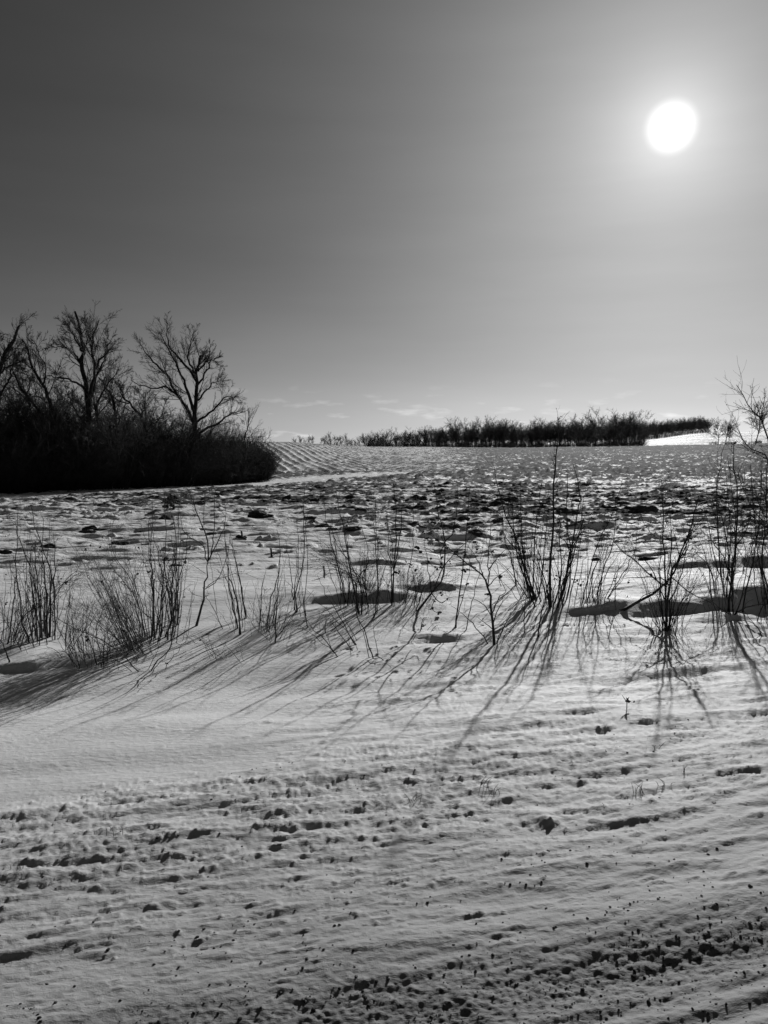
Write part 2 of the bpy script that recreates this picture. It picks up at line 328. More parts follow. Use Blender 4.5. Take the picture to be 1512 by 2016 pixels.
def snow_material():
    m, t, b = new_mat('snow_with_soil')
    L = t.links.new
    geo = N(t, 'ShaderNodeNewGeometry'); at = N(t, 'ShaderNodeAttribute', attribute_name='soil')
    cd = N(t, 'ShaderNodeVectorMath', operation='LENGTH'); L(geo.outputs['Position'], cd.inputs[0])
    nf = N(t, 'ShaderNodeMapRange'); L(cd.outputs['Value'], nf.inputs[0])          # 1 near the road, 0 out in the field
    for i, v in ((1, 7.), (2, 11.), (3, 1.), (4, 0.)): nf.inputs[i].default_value = v
    mp = N(t, 'ShaderNodeMapping'); L(geo.outputs['Position'], mp.inputs['Vector']); mp.inputs['Rotation'].default_value = (0, 0, -(math.pi / 2 - RA)); 
    mp.inputs['Scale'].default_value = (.55, 1, 1)
    fine = N(t, 'ShaderNodeTexNoise'); L(mp.outputs[0], fine.inputs['Vector']); fine.inputs['Scale'].default_value = 90; fine.inputs['Detail'].default_value = 6; fine.inputs['Roughness'].default_value = .62
    coarse = N(t, 'ShaderNodeTexNoise'); L(mp.outputs[0], coarse.inputs['Vector']); coarse.inputs['Scale'].default_value = 2.2; coarse.inputs['Detail'].default_value = 7; coarse.inputs['Roughness'].default_value = .68
    mx = N(t, 'ShaderNodeMix'); L(nf.outputs[0], mx.inputs[0]); L(coarse.outputs[0], mx.inputs[2]); L(fine.outputs[0], mx.inputs[3])
    v = M(t, 'ADD', M(t, 'MULTIPLY', M(t, 'SUBTRACT', mx.outputs[0], .5), 1.7), at.outputs['Fac'])
    mk = N(t, 'ShaderNodeMapRange', interpolation_type='SMOOTHSTEP'); L(v, mk.inputs[0])
    for i, q in ((1, .44), (2, .60), (3, 0.), (4, 1.)): mk.inputs[i].default_value = q
    # snow: slightly uneven white; soil: dark, rough
    n3 = N(t, 'ShaderNodeTexNoise'); L(mp.outputs[0], n3.inputs['Vector']); n3.inputs['Scale'].default_value = 3; n3.inputs['Detail'].default_value = 5
    sn = M(t, 'ADD', .70, M(t, 'MULTIPLY', n3.outputs[0], .14))
    # road grime mixed into the snow beside the wheel track
    dirt = M(t, 'MULTIPLY', M(t, 'MULTIPLY', at.outputs['Fac'], nf.outputs[0]), 1.05)
    sn = M(t, 'SUBTRACT', sn, dirt)
    # foreground light falloff painted into the snow colour, with road grime: darker roadward
    dd = N(t, 'ShaderNodeVectorMath', operation='DOT_PRODUCT'); L(geo.outputs['Position'], dd.inputs[0]); dd.inputs[1].default_value = (-RC, RS, 0)
    fl = N(t, 'ShaderNodeMapRange', interpolation_type='SMOOTHSTEP'); L(dd.outputs['Value'], fl.inputs[0])
    for i, q in ((1, 1.8), (2, 5.0), (3, .46), (4, 1.0)): fl.inputs[i].default_value = q
    sn = M(t, 'MULTIPLY', sn, fl.outputs[0])
    so = M(t, 'ADD', .02, M(t, 'MULTIPLY', fine.outputs[0], .06))
    cm = N(t, 'ShaderNodeMix'); L(mk.outputs[0], cm.inputs[0]); L(sn, cm.inputs[2]); L(so, cm.inputs[3])
    L(cm.outputs[0], b.inputs['Base Color'])
    rg = N(t, 'ShaderNodeMapRange'); L(mk.outputs[0], rg.inputs[0]); rg.inputs[3].default_value = .72; rg.inputs[4].default_value = .95; L(rg.outputs[0], b.inputs['Roughness'])
    sp = N(t, 'ShaderNodeMapRange'); L(mk.outputs[0], sp.inputs[0]); sp.inputs[3].default_value = .22; sp.inputs[4].default_value = .1; L(sp.outputs[0], b.inputs['Specular IOR Level'])
    gr = N(t, 'ShaderNodeTexNoise'); L(geo.outputs['Position'], gr.inputs['Vector']); gr.inputs['Scale'].default_value = 260; gr.inputs['Detail'].default_value = 3
    b1 = N(t, 'ShaderNodeBump'); b1.inputs['Distance'].default_value = .0018; L(M(t, 'MULTIPLY', nf.outputs[0], .8), b1.inputs['Strength']); L(gr.outputs[0], b1.inputs['Height'])
    g2 = N(t, 'ShaderNodeTexNoise'); L(mp.outputs[0], g2.inputs['Vector']); g2.inputs['Scale'].default_value = 9; g2.inputs['Detail'].default_value = 6; g2.inputs['Roughness'].default_value = .6
    b2 = N(t, 'ShaderNodeBump'); b2.inputs['Distance'].default_value = .06; L(M(t, 'SUBTRACT', .75, M(t, 'MULTIPLY', nf.outputs[0], .75)), b2.inputs['Strength']); L(g2.outputs[0], b2.inputs['Height']); L(b1.outputs[0], b2.inputs['Normal'])
    m4 = N(t, 'ShaderNodeMapping'); L(mp.outputs[0], m4.inputs['Vector']); m4.inputs['Scale'].default_value = (.9, 1, 1)
    g4 = N(t, 'ShaderNodeTexNoise'); L(m4.outputs[0], g4.inputs['Vector']); g4.inputs['Scale'].default_value = 34; g4.inputs['Detail'].default_value = 5; g4.inputs['Roughness'].default_value = .62; g4.inputs['Distortion'].default_value = .2
    b4 = N(t, 'ShaderNodeBump'); b4.inputs['Distance'].default_value = .022; L(M(t, 'MULTIPLY', nf.outputs[0], .36), b4.inputs['Strength']); L(g4.outputs[0], b4.inputs['Height']); L(b2.outputs[0], b4.inputs['Normal'])
    L(b4.outputs[0], b.inputs['Normal'])
    return m
SNOW = snow_material()

# ------------------------------------------------------------------ the ground, one sheet to the horizon
def build_ground():
    th = [-math.radians(34)]
    dense = np.arange(-34, 34.001, .109)
    outer = np.array([36, 39, 43, 48, 54, 62, 72, 84, 98, 114, 130, 146, 163, 180.])
    th = np.radians(np.concatenate([-outer[::-1][1:] , dense, outer]))
    rr = [.35, .6, .9, 1.2, 1.45, 1.6]
    while rr[-1] < 9000:
        r = rr[-1]
        if r < 1.7: dr = .02
        elif r < 45: dr = min(1.5 * r * r / (757 * EYE), .0036 * r if r > 9 else .0058 * r)
        elif r < 150: dr = .0095 * r
        elif r < 420: dr = .013 * r
        else: dr = .07 * r
        rr.append(r + dr)
    rr = np.array(rr); nr, nc = len(rr), len(th)
    R, T = np.meshgrid(rr, th, indexing='ij')
    x = (R * np.sin(T)).ravel(); y = (R * np.cos(T)).ravel()
    z, soil = relief(x, y)
    V = np.stack([x, y, z], 1)
    V = np.vstack([V, [[0, 0, 0]]]); soil = np.append(soil, 0)
    i = np.arange(nr - 1)[:, None] * nc; j = np.arange(nc)[None, :]; j2 = (j + 1) % nc
    Q = np.stack([i + j, i + nc + j, i + nc + j2, i + j2], -1).reshape(-1, 4)[:, ::-1]
    Q = Q[:, ::-1]
    c = len(V) - 1
    cap = np.stack([np.full(nc, c), j[0], j2[0], j2[0]], 1)
    me = mesh_from('snow_ground', V, Q, SNOW)
    a = me.attributes.new('soil', 'FLOAT', 'POINT'); a.data.foreach_set('value', soil.astype(np.float32))
    n = me.polygons[len(Q) // 2].normal.z
    if n < 0: me.flip_normals()
    o = link('snow_ground', me); tag(o, kind='structure')
    # the few centimetres under the tripod
    ci = mesh_from('snow_under_viewpoint', np.vstack([V[:nc], [[0, 0, z[:nc].mean()]]]), np.stack([np.full(nc, nc), (np.arange(nc) + 1) % nc, np.arange(nc)], 1), SNOW)
    if ci.polygons[0].normal.z < 0: ci.flip_normals()
    o2 = link('snow_underfoot', ci); tag(o2, kind='structure')
    GRID.extend([rr, th, z.reshape(nr, nc)])
build_ground()

# ------------------------------------------------------------------ branches
def ico(sub=1):
    import bmesh
    bm = bmesh.new(); bmesh.ops.create_icosphere(bm, subdivisions=sub, radius=1)
    V = np.array([v.co[:] for v in bm.verts]); Q = np.array([[v.index for v in f.verts] for f in bm.faces]); bm.free(); return V, Q
PODV, PODQ = ico(2)
class Tubes:
    def __init__(s): s.g = {}
    def add(s, P, R, sides=4):
        """P (n,k,3) polylines, R (n,k) radii"""
        P = np.asarray(P, float); R = np.asarray(R, float)
        if P.ndim == 2: P = P[None]; R = R[None]
        s.g.setdefault((P.shape[1], sides), []).append((P, R))
    def arrays(s):
        VV, QQ, off = [], [], 0
        for (k, sd), lst in s.g.items():
            P = np.concatenate([a for a, _ in lst]); R = np.concatenate([b for _, b in lst]); n = len(P)
            T = np.empty_like(P); T[:, 1:-1] = P[:, 2:] - P[:, :-2]; T[:, 0] = P[:, 1] - P[:, 0]; T[:, -1] = P[:, -1] - P[:, -2]
            T /= np.linalg.norm(T, axis=2, keepdims=True) + 1e-9
            ax = P[:, -1] - P[:, 0]; ax /= np.linalg.norm(ax, axis=1, keepdims=True) + 1e-9
            ref = np.where(np.abs(ax[:, 1:2]) < .8, np.array([[0, 1., 0]]), np.array([[1., 0, 0]]))[:, None, :]
            U = np.cross(T, ref); U /= np.linalg.norm(U, axis=2, keepdims=True) + 1e-9
            Wv = np.cross(T, U)
            a = np.arange(sd) * 2 * np.pi / sd
            V = P[:, :, None, :] + R[:, :, None, None] * (np.cos(a)[None, None, :, None] * U[:, :, None, :] + np.sin(a)[None, None, :, None] * Wv[:, :, None, :])
            VV.append(V.reshape(-1, 3))
            i = np.arange(n)[:, None, None] * (k * sd); j = np.arange(k - 1)[None, :, None] * sd; c = np.arange(sd)[None, None, :]; c2 = (c + 1) % sd
            Q = np.stack([i + j + c, i + j + c2, i + j + sd + c2, i + j + sd + c], -1).reshape(-1, 4) + off
            QQ.append(Q); off += n * k * sd
        return np.concatenate(VV), np.concatenate(QQ)
    def mesh(s, name, mat, origin=(0, 0, 0)):
        V, Q = s.arrays(); return mesh_from(name, V - np.asarray(origin), Q, mat)

def unit(v): return v / (np.linalg.norm(v, axis=-1, keepdims=True) + 1e-9)
def grow(g, P0, D, L, n, wander, up, steps_bias=None):
    """vectorised polylines: P0 (N,3), D (N,3), L (N)"""
    P = [P0]; d = unit(D)
    for _ in range(n - 1):
        d = unit(d + wander * g.normal(size=d.shape) + up * np.array([0, 0, 1.]))
        P.append(P[-1] + d * (L / (n - 1))[:, None])
    return np.stack(P, 1)
def spawn(g, P, L, R, k, tmin, tmax, ang, lr, rr, fl=1.0):
    """k children on every polyline; lengths shorten towards the tip"""
    n, m, _ = P.shape
    idx = np.repeat(np.arange(n), k); t = g.uniform(tmin, tmax, n * k) ** .9
    f = t * (m - 1); i = np.minimum(f.astype(int), m - 2); a = (f - i)[:, None]
    p = P[idx, i] * (1 - a) + P[idx, i + 1] * a
    tan = unit(P[idx, i + 1] - P[idx, i])
    rv = g.normal(size=tan.shape); rv -= (rv * tan).sum(1, keepdims=True) * tan; rv = unit(rv)
    an = np.radians(ang + 12 * g.normal(size=len(t)))[:, None]
    d = np.cos(an) * tan + np.sin(an) * rv
    l = L[idx] * lr * g.uniform(.55, 1.25, len(t)) * (1 - .45 * fl * t)
    r0 = (R[idx, i] * (1 - a[:, 0]) + R[idx, i + 1] * a[:, 0]) * rr
    return p, d, l, r0
def taper(r0, n, end=.35): return r0[:, None] * np.linspace(1, end, n)[None, :]
def catmull(pts, n):
    P = np.array(pts, float)
    if len(P) < 3:
        t = np.linspace(0, 1, n)[:, None]; return P[0] * (1 - t) + P[-1] * t
    A = np.vstack([2 * P[0] - P[1], P, 2 * P[-1] - P[-2]])
    u = np.linspace(0, len(P) - 1 - 1e-6, n); i = u.astype(int); t = (u - i)[:, None]
    p0, p1, p2, p3 = A[i], A[i + 1], A[i + 2], A[i + 3]
    return .5 * (2 * p1 + (p2 - p0) * t + (2*p0 - 5*p1 + 4*p2 - p3) * t**2 + (3*p1 - p0 - 3*p2 + p3) * t**3)

def twigs(g, crown, P, L, R, levels, fine=3, fl=1.0):
    """fill a set of limbs with successive levels of branchlets"""
    for (k, n, ang, lr, rr, wander, up, tmin, rmin) in levels:
        p, d, l, r = spawn(g, P, L, R, k, tmin, 1.0, ang, lr, rr, fl)
        r = np.maximum(r, rmin)
        P = grow(g, p, d, l, n, wander, up); R = taper(r, n, .45); L = l
        crown.add(P, R, fine)

def px_tree(name, label, depth, base, limbs, r0, seed, levels, group=None):
    """limbs: lists of photo points; the first is the trunk"""
    g = np.random.default_rng(seed)
    b = at_depth(base[0], base[1], depth); gz = hz1(b[0], b[1]); b[2] = gz - .15
    root = link(name, None, None, (b[0], b[1], gz)); tag(root, label, 'tree', group)
    trunk, limb_t, crown = Tubes(), [], Tubes()
    allP, allL, allR = [], [], []
    NN = 14
    for q, pts in enumerate(limbs):
        off = np.cumsum(g.normal(size=len(pts)) * .22) + (0 if q == 0 else g.normal() * .3)
        if q == 0: off *= .4
        W3 = [at_depth(px, py, depth + (0 if i == 0 and q else off[i]) ) for i, (px, py) in enumerate(pts)]
        if q == 0: W3[0][2] = min(W3[0][2], b[2])
        C = catmull(W3, NN); C[1:-1] += g.normal(size=(NN - 2, 3)) * .035
        Ls = np.linalg.norm(np.diff(C, axis=0), axis=1).sum()
        rb = r0 if q == 0 else r0 * np.clip(.18 + .085 * Ls, .22, .62)
        R = np.linspace(1, .14 if q else .30, NN) ** .9 * rb
        if q == 0: R[0] *= 1.35; R[1] *= 1.1; trunk.add(C, R, 8)
        else:
            t = Tubes(); t.add(C, R, 6); limb_t.append(t)
        allP.append(C); allL.append(Ls); allR.append(R)
    P = np.array(allP); L = np.clip(np.array(allL), 1.5, 4.6); R = np.array(allR)
    twigs(g, crown, P, L, R, levels, 3, 1.45)
    o = link('trunk', trunk.mesh('trunk', BARK, root.location), root)
    for t in limb_t: link('limb', t.mesh('limb', BARK, root.location), root)
    link('crown', crown.mesh('crown', TWIG, root.location), root)
    return root
Z1 = lambda pts: [(x * .3968, 560 + y * .3968) for x, y in pts]
#        k, n, angle, len, rad, wander, up, tmin, rmin
LV = [(16, 8, 37, .60, .32, .06, .035, .15, .0095), (9, 5, 32, .54, .55, .06, .02, .08, .0064), (7, 3, 32, .62, .62, .06, .01, .06, .0048)]
px_tree('bare_tree', 'bare spreading tree with a broken trunk top, rightmost big tree of the left grove', 47.5, (387, 950), [Z1(p) for p in [
    [(975, 985), (968, 800), (968, 680), (972, 560), (975, 450), (985, 400), (998, 350)],
    [(968, 720), (930, 620), (880, 550), (820, 510), (740, 510), (650, 475)],
    [(965, 640), (930, 530), (890, 430), (840, 330), (790, 235)],
    [(975, 480), (920, 400), (860, 330), (830, 270), (836, 215)],
    [(880, 550), (820, 440), (750, 370), (700, 300)],
    [(975, 450), (935, 370), (945, 300), (960, 235)],
    [(985, 430), (1030, 370), (1045, 300)],
    [(980, 500), (1030, 420), (1050, 380), (1095, 360)],
    [(975, 580), (1040, 510), (1100, 455)],
    [(980, 680), (1060, 620), (1120, 560), (1170, 560)],
    [(980, 740), (1090, 680), (1150, 640), (1190, 640)]]], .17, 101, LV)
px_tree('bare_tree', 'tallest bare tree with a forked trunk in the left grove', 39, (178, 960), [Z1(p) for p in [
    [(430, 1010), (438, 760), (445, 650), (425, 520), (408, 400), (412, 330), (400, 230), (372, 135)],
    [(445, 640), (455, 520), (470, 420), (460, 330), (470, 240), (492, 175)],
    [(452, 560), (490, 430), (520, 370), (562, 300)],
    [(425, 520), (350, 470), (290, 460), (225, 450)],
    [(408, 390), (350, 325), (260, 305)],
    [(410, 330), (370, 260), (320, 170)],
    [(455, 330), (440, 250), (420, 165)],
    [(430, 700), (360, 600), (330, 520)],
    [(470, 420), (530, 330), (540, 250)],
    [(500, 760), (480, 620), (520, 520), (590, 420)],
    [(510, 830), (470, 600), (458, 520)]]], .17, 102, LV)
px_tree('leaning_bare_tree', 'bare tree leaning left, left of the tallest tree in the grove', 37, (120, 970), [Z1(p) for p in [
    [(330, 1020), (310, 760), (250, 590), (215, 500), (165, 430), (140, 330), (108, 270)],
    [(250, 600), (200, 560), (130, 540), (95, 480)],
    [(215, 500), (230, 420), (190, 340), (175, 290)],
    [(165, 430), (110, 380), (60, 400)],
    [(290, 700), (330, 620), (300, 540)]]], .11, 103, LV)
px_tree('leaning_bare_tree', 'slim bare tree with a low left-leaning trunk near the left edge', 36, (100, 970), [Z1(p) for p in [
    [(270, 1030), (240, 780), (200, 640), (130, 560), (90, 490), (60, 420)],
    [(200, 640), (150, 640), (90, 590), (40, 560)],
    [(130, 560), (150, 480), (120, 420)]]], .095, 104, LV)
px_tree('bare_tree', 'bare tree cut by the left edge of the grove', 35, (0, 970), [Z1(p) for p in [
    [(-60, 1060), (-50, 760), (-20, 600), (5, 400), (55, 290), (95, 205)],
    [(0, 440), (60, 400), (125, 370)],
    [(-30, 650), (30, 500), (60, 440), (70, 340)],
    [(0, 420), (-30, 320), (-10, 240)],
    [(-40, 700), (-120, 560), (-160, 380), (-150, 260)]]], .15, 105, LV)
px_tree('bare_tree', 'small bare tree between the two big trees of the left grove', 42, (290, 955), [Z1(p) for p in [
    [(735, 1010), (730, 760), (700, 660), (640, 590), (600, 540)],
    [(700, 660), (720, 590), (690, 530)],
    [(728, 740), (800, 650), (820, 580)],
    [(640, 590), (560, 560), (510, 490)]]], .10, 106, LV)
px_tree('bare_tree', 'slender bare tree behind the tallest tree of the left grove', 43, (230, 955), [Z1(p) for p in [
    [(590, 1000), (580, 720), (565, 580), (520, 500), (490, 460)],
    [(580, 700), (620, 600), (600, 500)],
    [(575, 640), (540, 560), (560, 470)]]], .10, 107, LV)
px_tree('bare_tree', 'thin upright bare tree at the right end of the left brush', 55, (486, 942), [Z1(p) for p in [
    [(1205, 960), (1215, 780), (1230, 700), (1236, 625)],
    [(1215, 800), (1260, 720), (1290, 700)],
    [(1215, 820), (1190, 740), (1180, 690)],
    [(1222, 760), (1290, 760), (1310, 740)]]], .06, 108, LV[1:])

# ---- brush of the thicket: bush meshes shared by many individuals
def bush_mesh(name, seed, h, w, stems, mat, k1=9, k2=7, rmin=.006):
    g = np.random.default_rng(seed); T = Tubes(); n = stems
    a = g.uniform(0, 2 * np.pi, n); rad = w * .5 * np.sqrt(g.uniform(0, 1, n)) * .5
    P0 = np.stack([rad * np.cos(a), rad * np.sin(a), np.full(n, -.15)], 1)
    D = np.stack([np.cos(a) * .35, np.sin(a) * .35, np.ones(n)], 1) + g.normal(size=(n, 3)) * .18
    L = h * g.uniform(.65, 1.05, n)
    P = grow(g, P0, D, L, 9, .10, .02); R = taper(g.uniform(.010, .022, n) * h / 2.6, 9, .25); T.add(P, R, 4)
    twigs(g, T, P, L, R, [(k1, 6, 38, .42, .6, .15, .05, .08, rmin * 1.3), (k2, 4, 38, .45, .7, .18, .02, .1, rmin)])
    return T.mesh(name, mat)
BM = [bush_mesh('bush', 200 + i, 2.7, 2.6, 46, TWIG, 10, 7, .0085) for i in range(2)]
g = np.random.default_rng(31)
front = lambda px: np.interp(px, [-400, 0, 150, 330, 430, 548], [30.5, 32.5, 35.5, 41, 46, 55])
bushes = []
for px in np.arange(-300, 545, 17):
    for row in range(5):
        p = px + g.uniform(-9, 9) + row * 6
        if p > 522: continue
        y = front(p) + 1.4 + row * 1.7 + g.uniform(-.5, .5)
        x = (p - 756) / F * y
        hh = np.interp(p, [-300, 300, 480, 548], [1.0, 1.0, .95, .8]) * g.uniform(.60, 1.15)
        bushes.append((x, y, hh))
bushes = [b for b in bushes][:290]
for i, (x, y, hh) in enumerate(bushes):
    o = link('bush', BM[i % 2], None, (x, y, hz1(x, y))); o.rotation_euler = (0, 0, g.uniform(0, 6.3)); o.scale = (hh, hh, hh)
    tag(o, 'dense dark leafless bush in the tangled brush under the left grove', 'bush', 'bushes of the thicket under the left grove')

TBM = [bush_mesh('tall_bush', 220 + i, 4.6, 3.2, 20, TWIG, 12, 8, .0065) for i in range(3)]
for i, px in enumerate(np.arange(-60, 505, 8)):
    p = px + g.uniform(-8, 8); y = front(p) + g.uniform(1, 8); x = (p - 756) / F * y; hh = g.uniform(.62, 1.08) * np.interp(p, [0, 330, 420, 500], [1.05, .95, .95, .62])
    o = link('tall_bush', TBM[i % 2], None, (x, y, hz1(x, y))); o.rotation_euler = (0, 0, g.uniform(0, 6.3)); o.scale = (hh, hh, hh)
    tag(o, 'tall loose leafless bush reaching up between the trunks of the left grove', 'bush', 'tall bushes between the trunks of the left grove')

# ---- far trees
def far_tree_mesh(name, seed, h, spread, mat, fork=.3):
    g = np.random.default_rng(seed); T = Tubes()
    P = grow(g, np.array([[0, 0, -.4]]), np.array([[0, 0, 1.]]), np.array([h * .66]), 9, .09, .05); R = taper(np.array([h * .014]), 9, .3); T.add(P, R, 5)
    L = np.array([h * .8])
    twigs(g, T, P, L, R, [(15, 7, 38, spread, .55, .10, .05, fork, .05), (9, 5, 36, .48, .6, .12, .03, .12, .034), (7, 4, 36, .5, .6, .14, .02, .1, .026)], 3, .25)
    return T.mesh(name, mat)
FAR = [far_tree_mesh('far_bare_tree', 300 + i, 10, [.50, .56, .46, .52, .60][i], HAZED, [.30, .22, .35, .2, .28][i]) for i in range(5)]
FBUSH = bush_mesh('far_bush', 400, 4.0, 5.0, 30, HAZED, 6, 5, .02)
def plant(mesh, px, y, sc, name, label, cat, group, sz=None):
    x = (px - 756) / F * y
    o = link(name, mesh, None, (x, y, hz1(x, y))); o.rotation_euler = (0, 0, g.uniform(0, 6.3)); o.scale = (sc, sc, sz or sc)
    tag(o, label, cat, group); return o
def topscale(px, y, py):                       # scale of a 10 m tree whose top reaches photo row py
    x = (px - 756) / F * y; return (at_depth(px, py, y)[2] - hz1(x, y)) / 9.6
i = 0
top = lambda px: np.interp(px, [580, 640, 700, 740, 800, 850, 900, 960, 1040, 1130, 1250, 1300, 1390], [866, 861, 867, 860, 857, 851, 845, 843, 844, 842, 840, 842, 834])
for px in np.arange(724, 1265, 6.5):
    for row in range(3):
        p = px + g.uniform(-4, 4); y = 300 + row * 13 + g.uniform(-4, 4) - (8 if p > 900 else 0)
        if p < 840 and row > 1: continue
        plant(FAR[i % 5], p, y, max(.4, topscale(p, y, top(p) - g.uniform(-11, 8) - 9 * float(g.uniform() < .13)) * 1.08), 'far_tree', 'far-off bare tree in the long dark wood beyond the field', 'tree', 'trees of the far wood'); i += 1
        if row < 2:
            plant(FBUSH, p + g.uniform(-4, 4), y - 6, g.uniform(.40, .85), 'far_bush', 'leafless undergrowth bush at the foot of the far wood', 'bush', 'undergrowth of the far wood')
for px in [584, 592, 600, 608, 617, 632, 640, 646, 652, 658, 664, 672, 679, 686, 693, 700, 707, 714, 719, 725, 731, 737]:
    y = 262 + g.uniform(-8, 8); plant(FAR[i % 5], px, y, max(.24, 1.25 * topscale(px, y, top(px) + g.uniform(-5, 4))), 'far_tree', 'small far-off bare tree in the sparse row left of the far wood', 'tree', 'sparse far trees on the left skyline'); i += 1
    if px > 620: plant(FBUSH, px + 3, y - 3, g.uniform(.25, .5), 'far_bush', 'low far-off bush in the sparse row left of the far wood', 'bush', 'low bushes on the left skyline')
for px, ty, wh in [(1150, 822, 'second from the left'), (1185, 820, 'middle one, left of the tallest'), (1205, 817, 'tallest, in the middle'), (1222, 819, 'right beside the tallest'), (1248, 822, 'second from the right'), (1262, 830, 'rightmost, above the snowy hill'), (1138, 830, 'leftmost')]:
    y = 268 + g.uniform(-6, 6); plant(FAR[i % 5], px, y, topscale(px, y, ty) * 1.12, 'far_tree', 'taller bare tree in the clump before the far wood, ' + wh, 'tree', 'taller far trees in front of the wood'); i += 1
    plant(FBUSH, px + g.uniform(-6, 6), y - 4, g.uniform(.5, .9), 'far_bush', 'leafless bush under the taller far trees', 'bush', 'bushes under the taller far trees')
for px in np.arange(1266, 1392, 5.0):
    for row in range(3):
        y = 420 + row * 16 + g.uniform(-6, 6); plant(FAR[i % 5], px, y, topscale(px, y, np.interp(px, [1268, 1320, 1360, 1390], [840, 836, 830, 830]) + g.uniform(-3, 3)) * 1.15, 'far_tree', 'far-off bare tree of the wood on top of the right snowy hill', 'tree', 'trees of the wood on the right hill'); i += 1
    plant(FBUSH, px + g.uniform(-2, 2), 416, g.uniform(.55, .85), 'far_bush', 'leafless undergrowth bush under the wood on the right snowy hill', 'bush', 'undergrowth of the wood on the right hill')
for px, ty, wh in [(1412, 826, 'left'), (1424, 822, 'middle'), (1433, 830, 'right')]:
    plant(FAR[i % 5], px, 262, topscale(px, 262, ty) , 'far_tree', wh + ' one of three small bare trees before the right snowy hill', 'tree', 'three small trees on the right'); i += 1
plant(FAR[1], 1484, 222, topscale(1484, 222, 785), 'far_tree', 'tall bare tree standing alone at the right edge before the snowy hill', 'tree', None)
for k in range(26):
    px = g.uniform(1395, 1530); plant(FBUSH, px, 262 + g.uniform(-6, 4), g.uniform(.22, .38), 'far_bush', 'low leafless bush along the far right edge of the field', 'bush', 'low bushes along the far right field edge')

# ------------------------------------------------------------------ roadside shrubs, stem by stem
Z3 = lambda p: (p[0] * .3439, 950 + p[1] * .3439)
Z4 = lambda p: (450 + p[0] * .3638, 900 + p[1] * .3638)
Z5 = lambda p: (950 + p[0] * .3717, 780 + p[1] * .3717)
def leaf_blob(g, c, r, n=7):
    """a clump of curled dry leaves / seed capsules: many small folded faces"""
    V, Q = [], []
    for _ in range(n):
        o = c + g.normal(size=3) * r * .5; a = unit(g.normal(size=3)); b = unit(np.cross(a, g.normal(size=3))); l = r * g.uniform(.5, 1.1); w = l * .45
        nn = np.cross(a, b) * w * .5; i = len(V)
        V += [o - a * l, o + b * w + nn, o + a * l, o - b * w + nn, o + nn * -.6]
        Q += [(i, i + 1, i + 4), (i + 1, i + 2, i + 4), (i + 2, i + 3, i + 4), (i + 3, i, i + 4)]
    return V, Q
def pod(g, r):
    """a few bristly dry seed capsules clumped together"""
    V, Q, o = [], [], 0
    for _ in range(3):
        v = PODV * (1 + .30 * g.normal(size=(len(PODV), 1))) * r * g.uniform(.35, .62) * [1, 1, .8] + g.normal(size=3) * r * .45
        V.append(v); Q.append(PODQ + o); o += len(v)
    return np.vstack(V), np.vstack(Q)
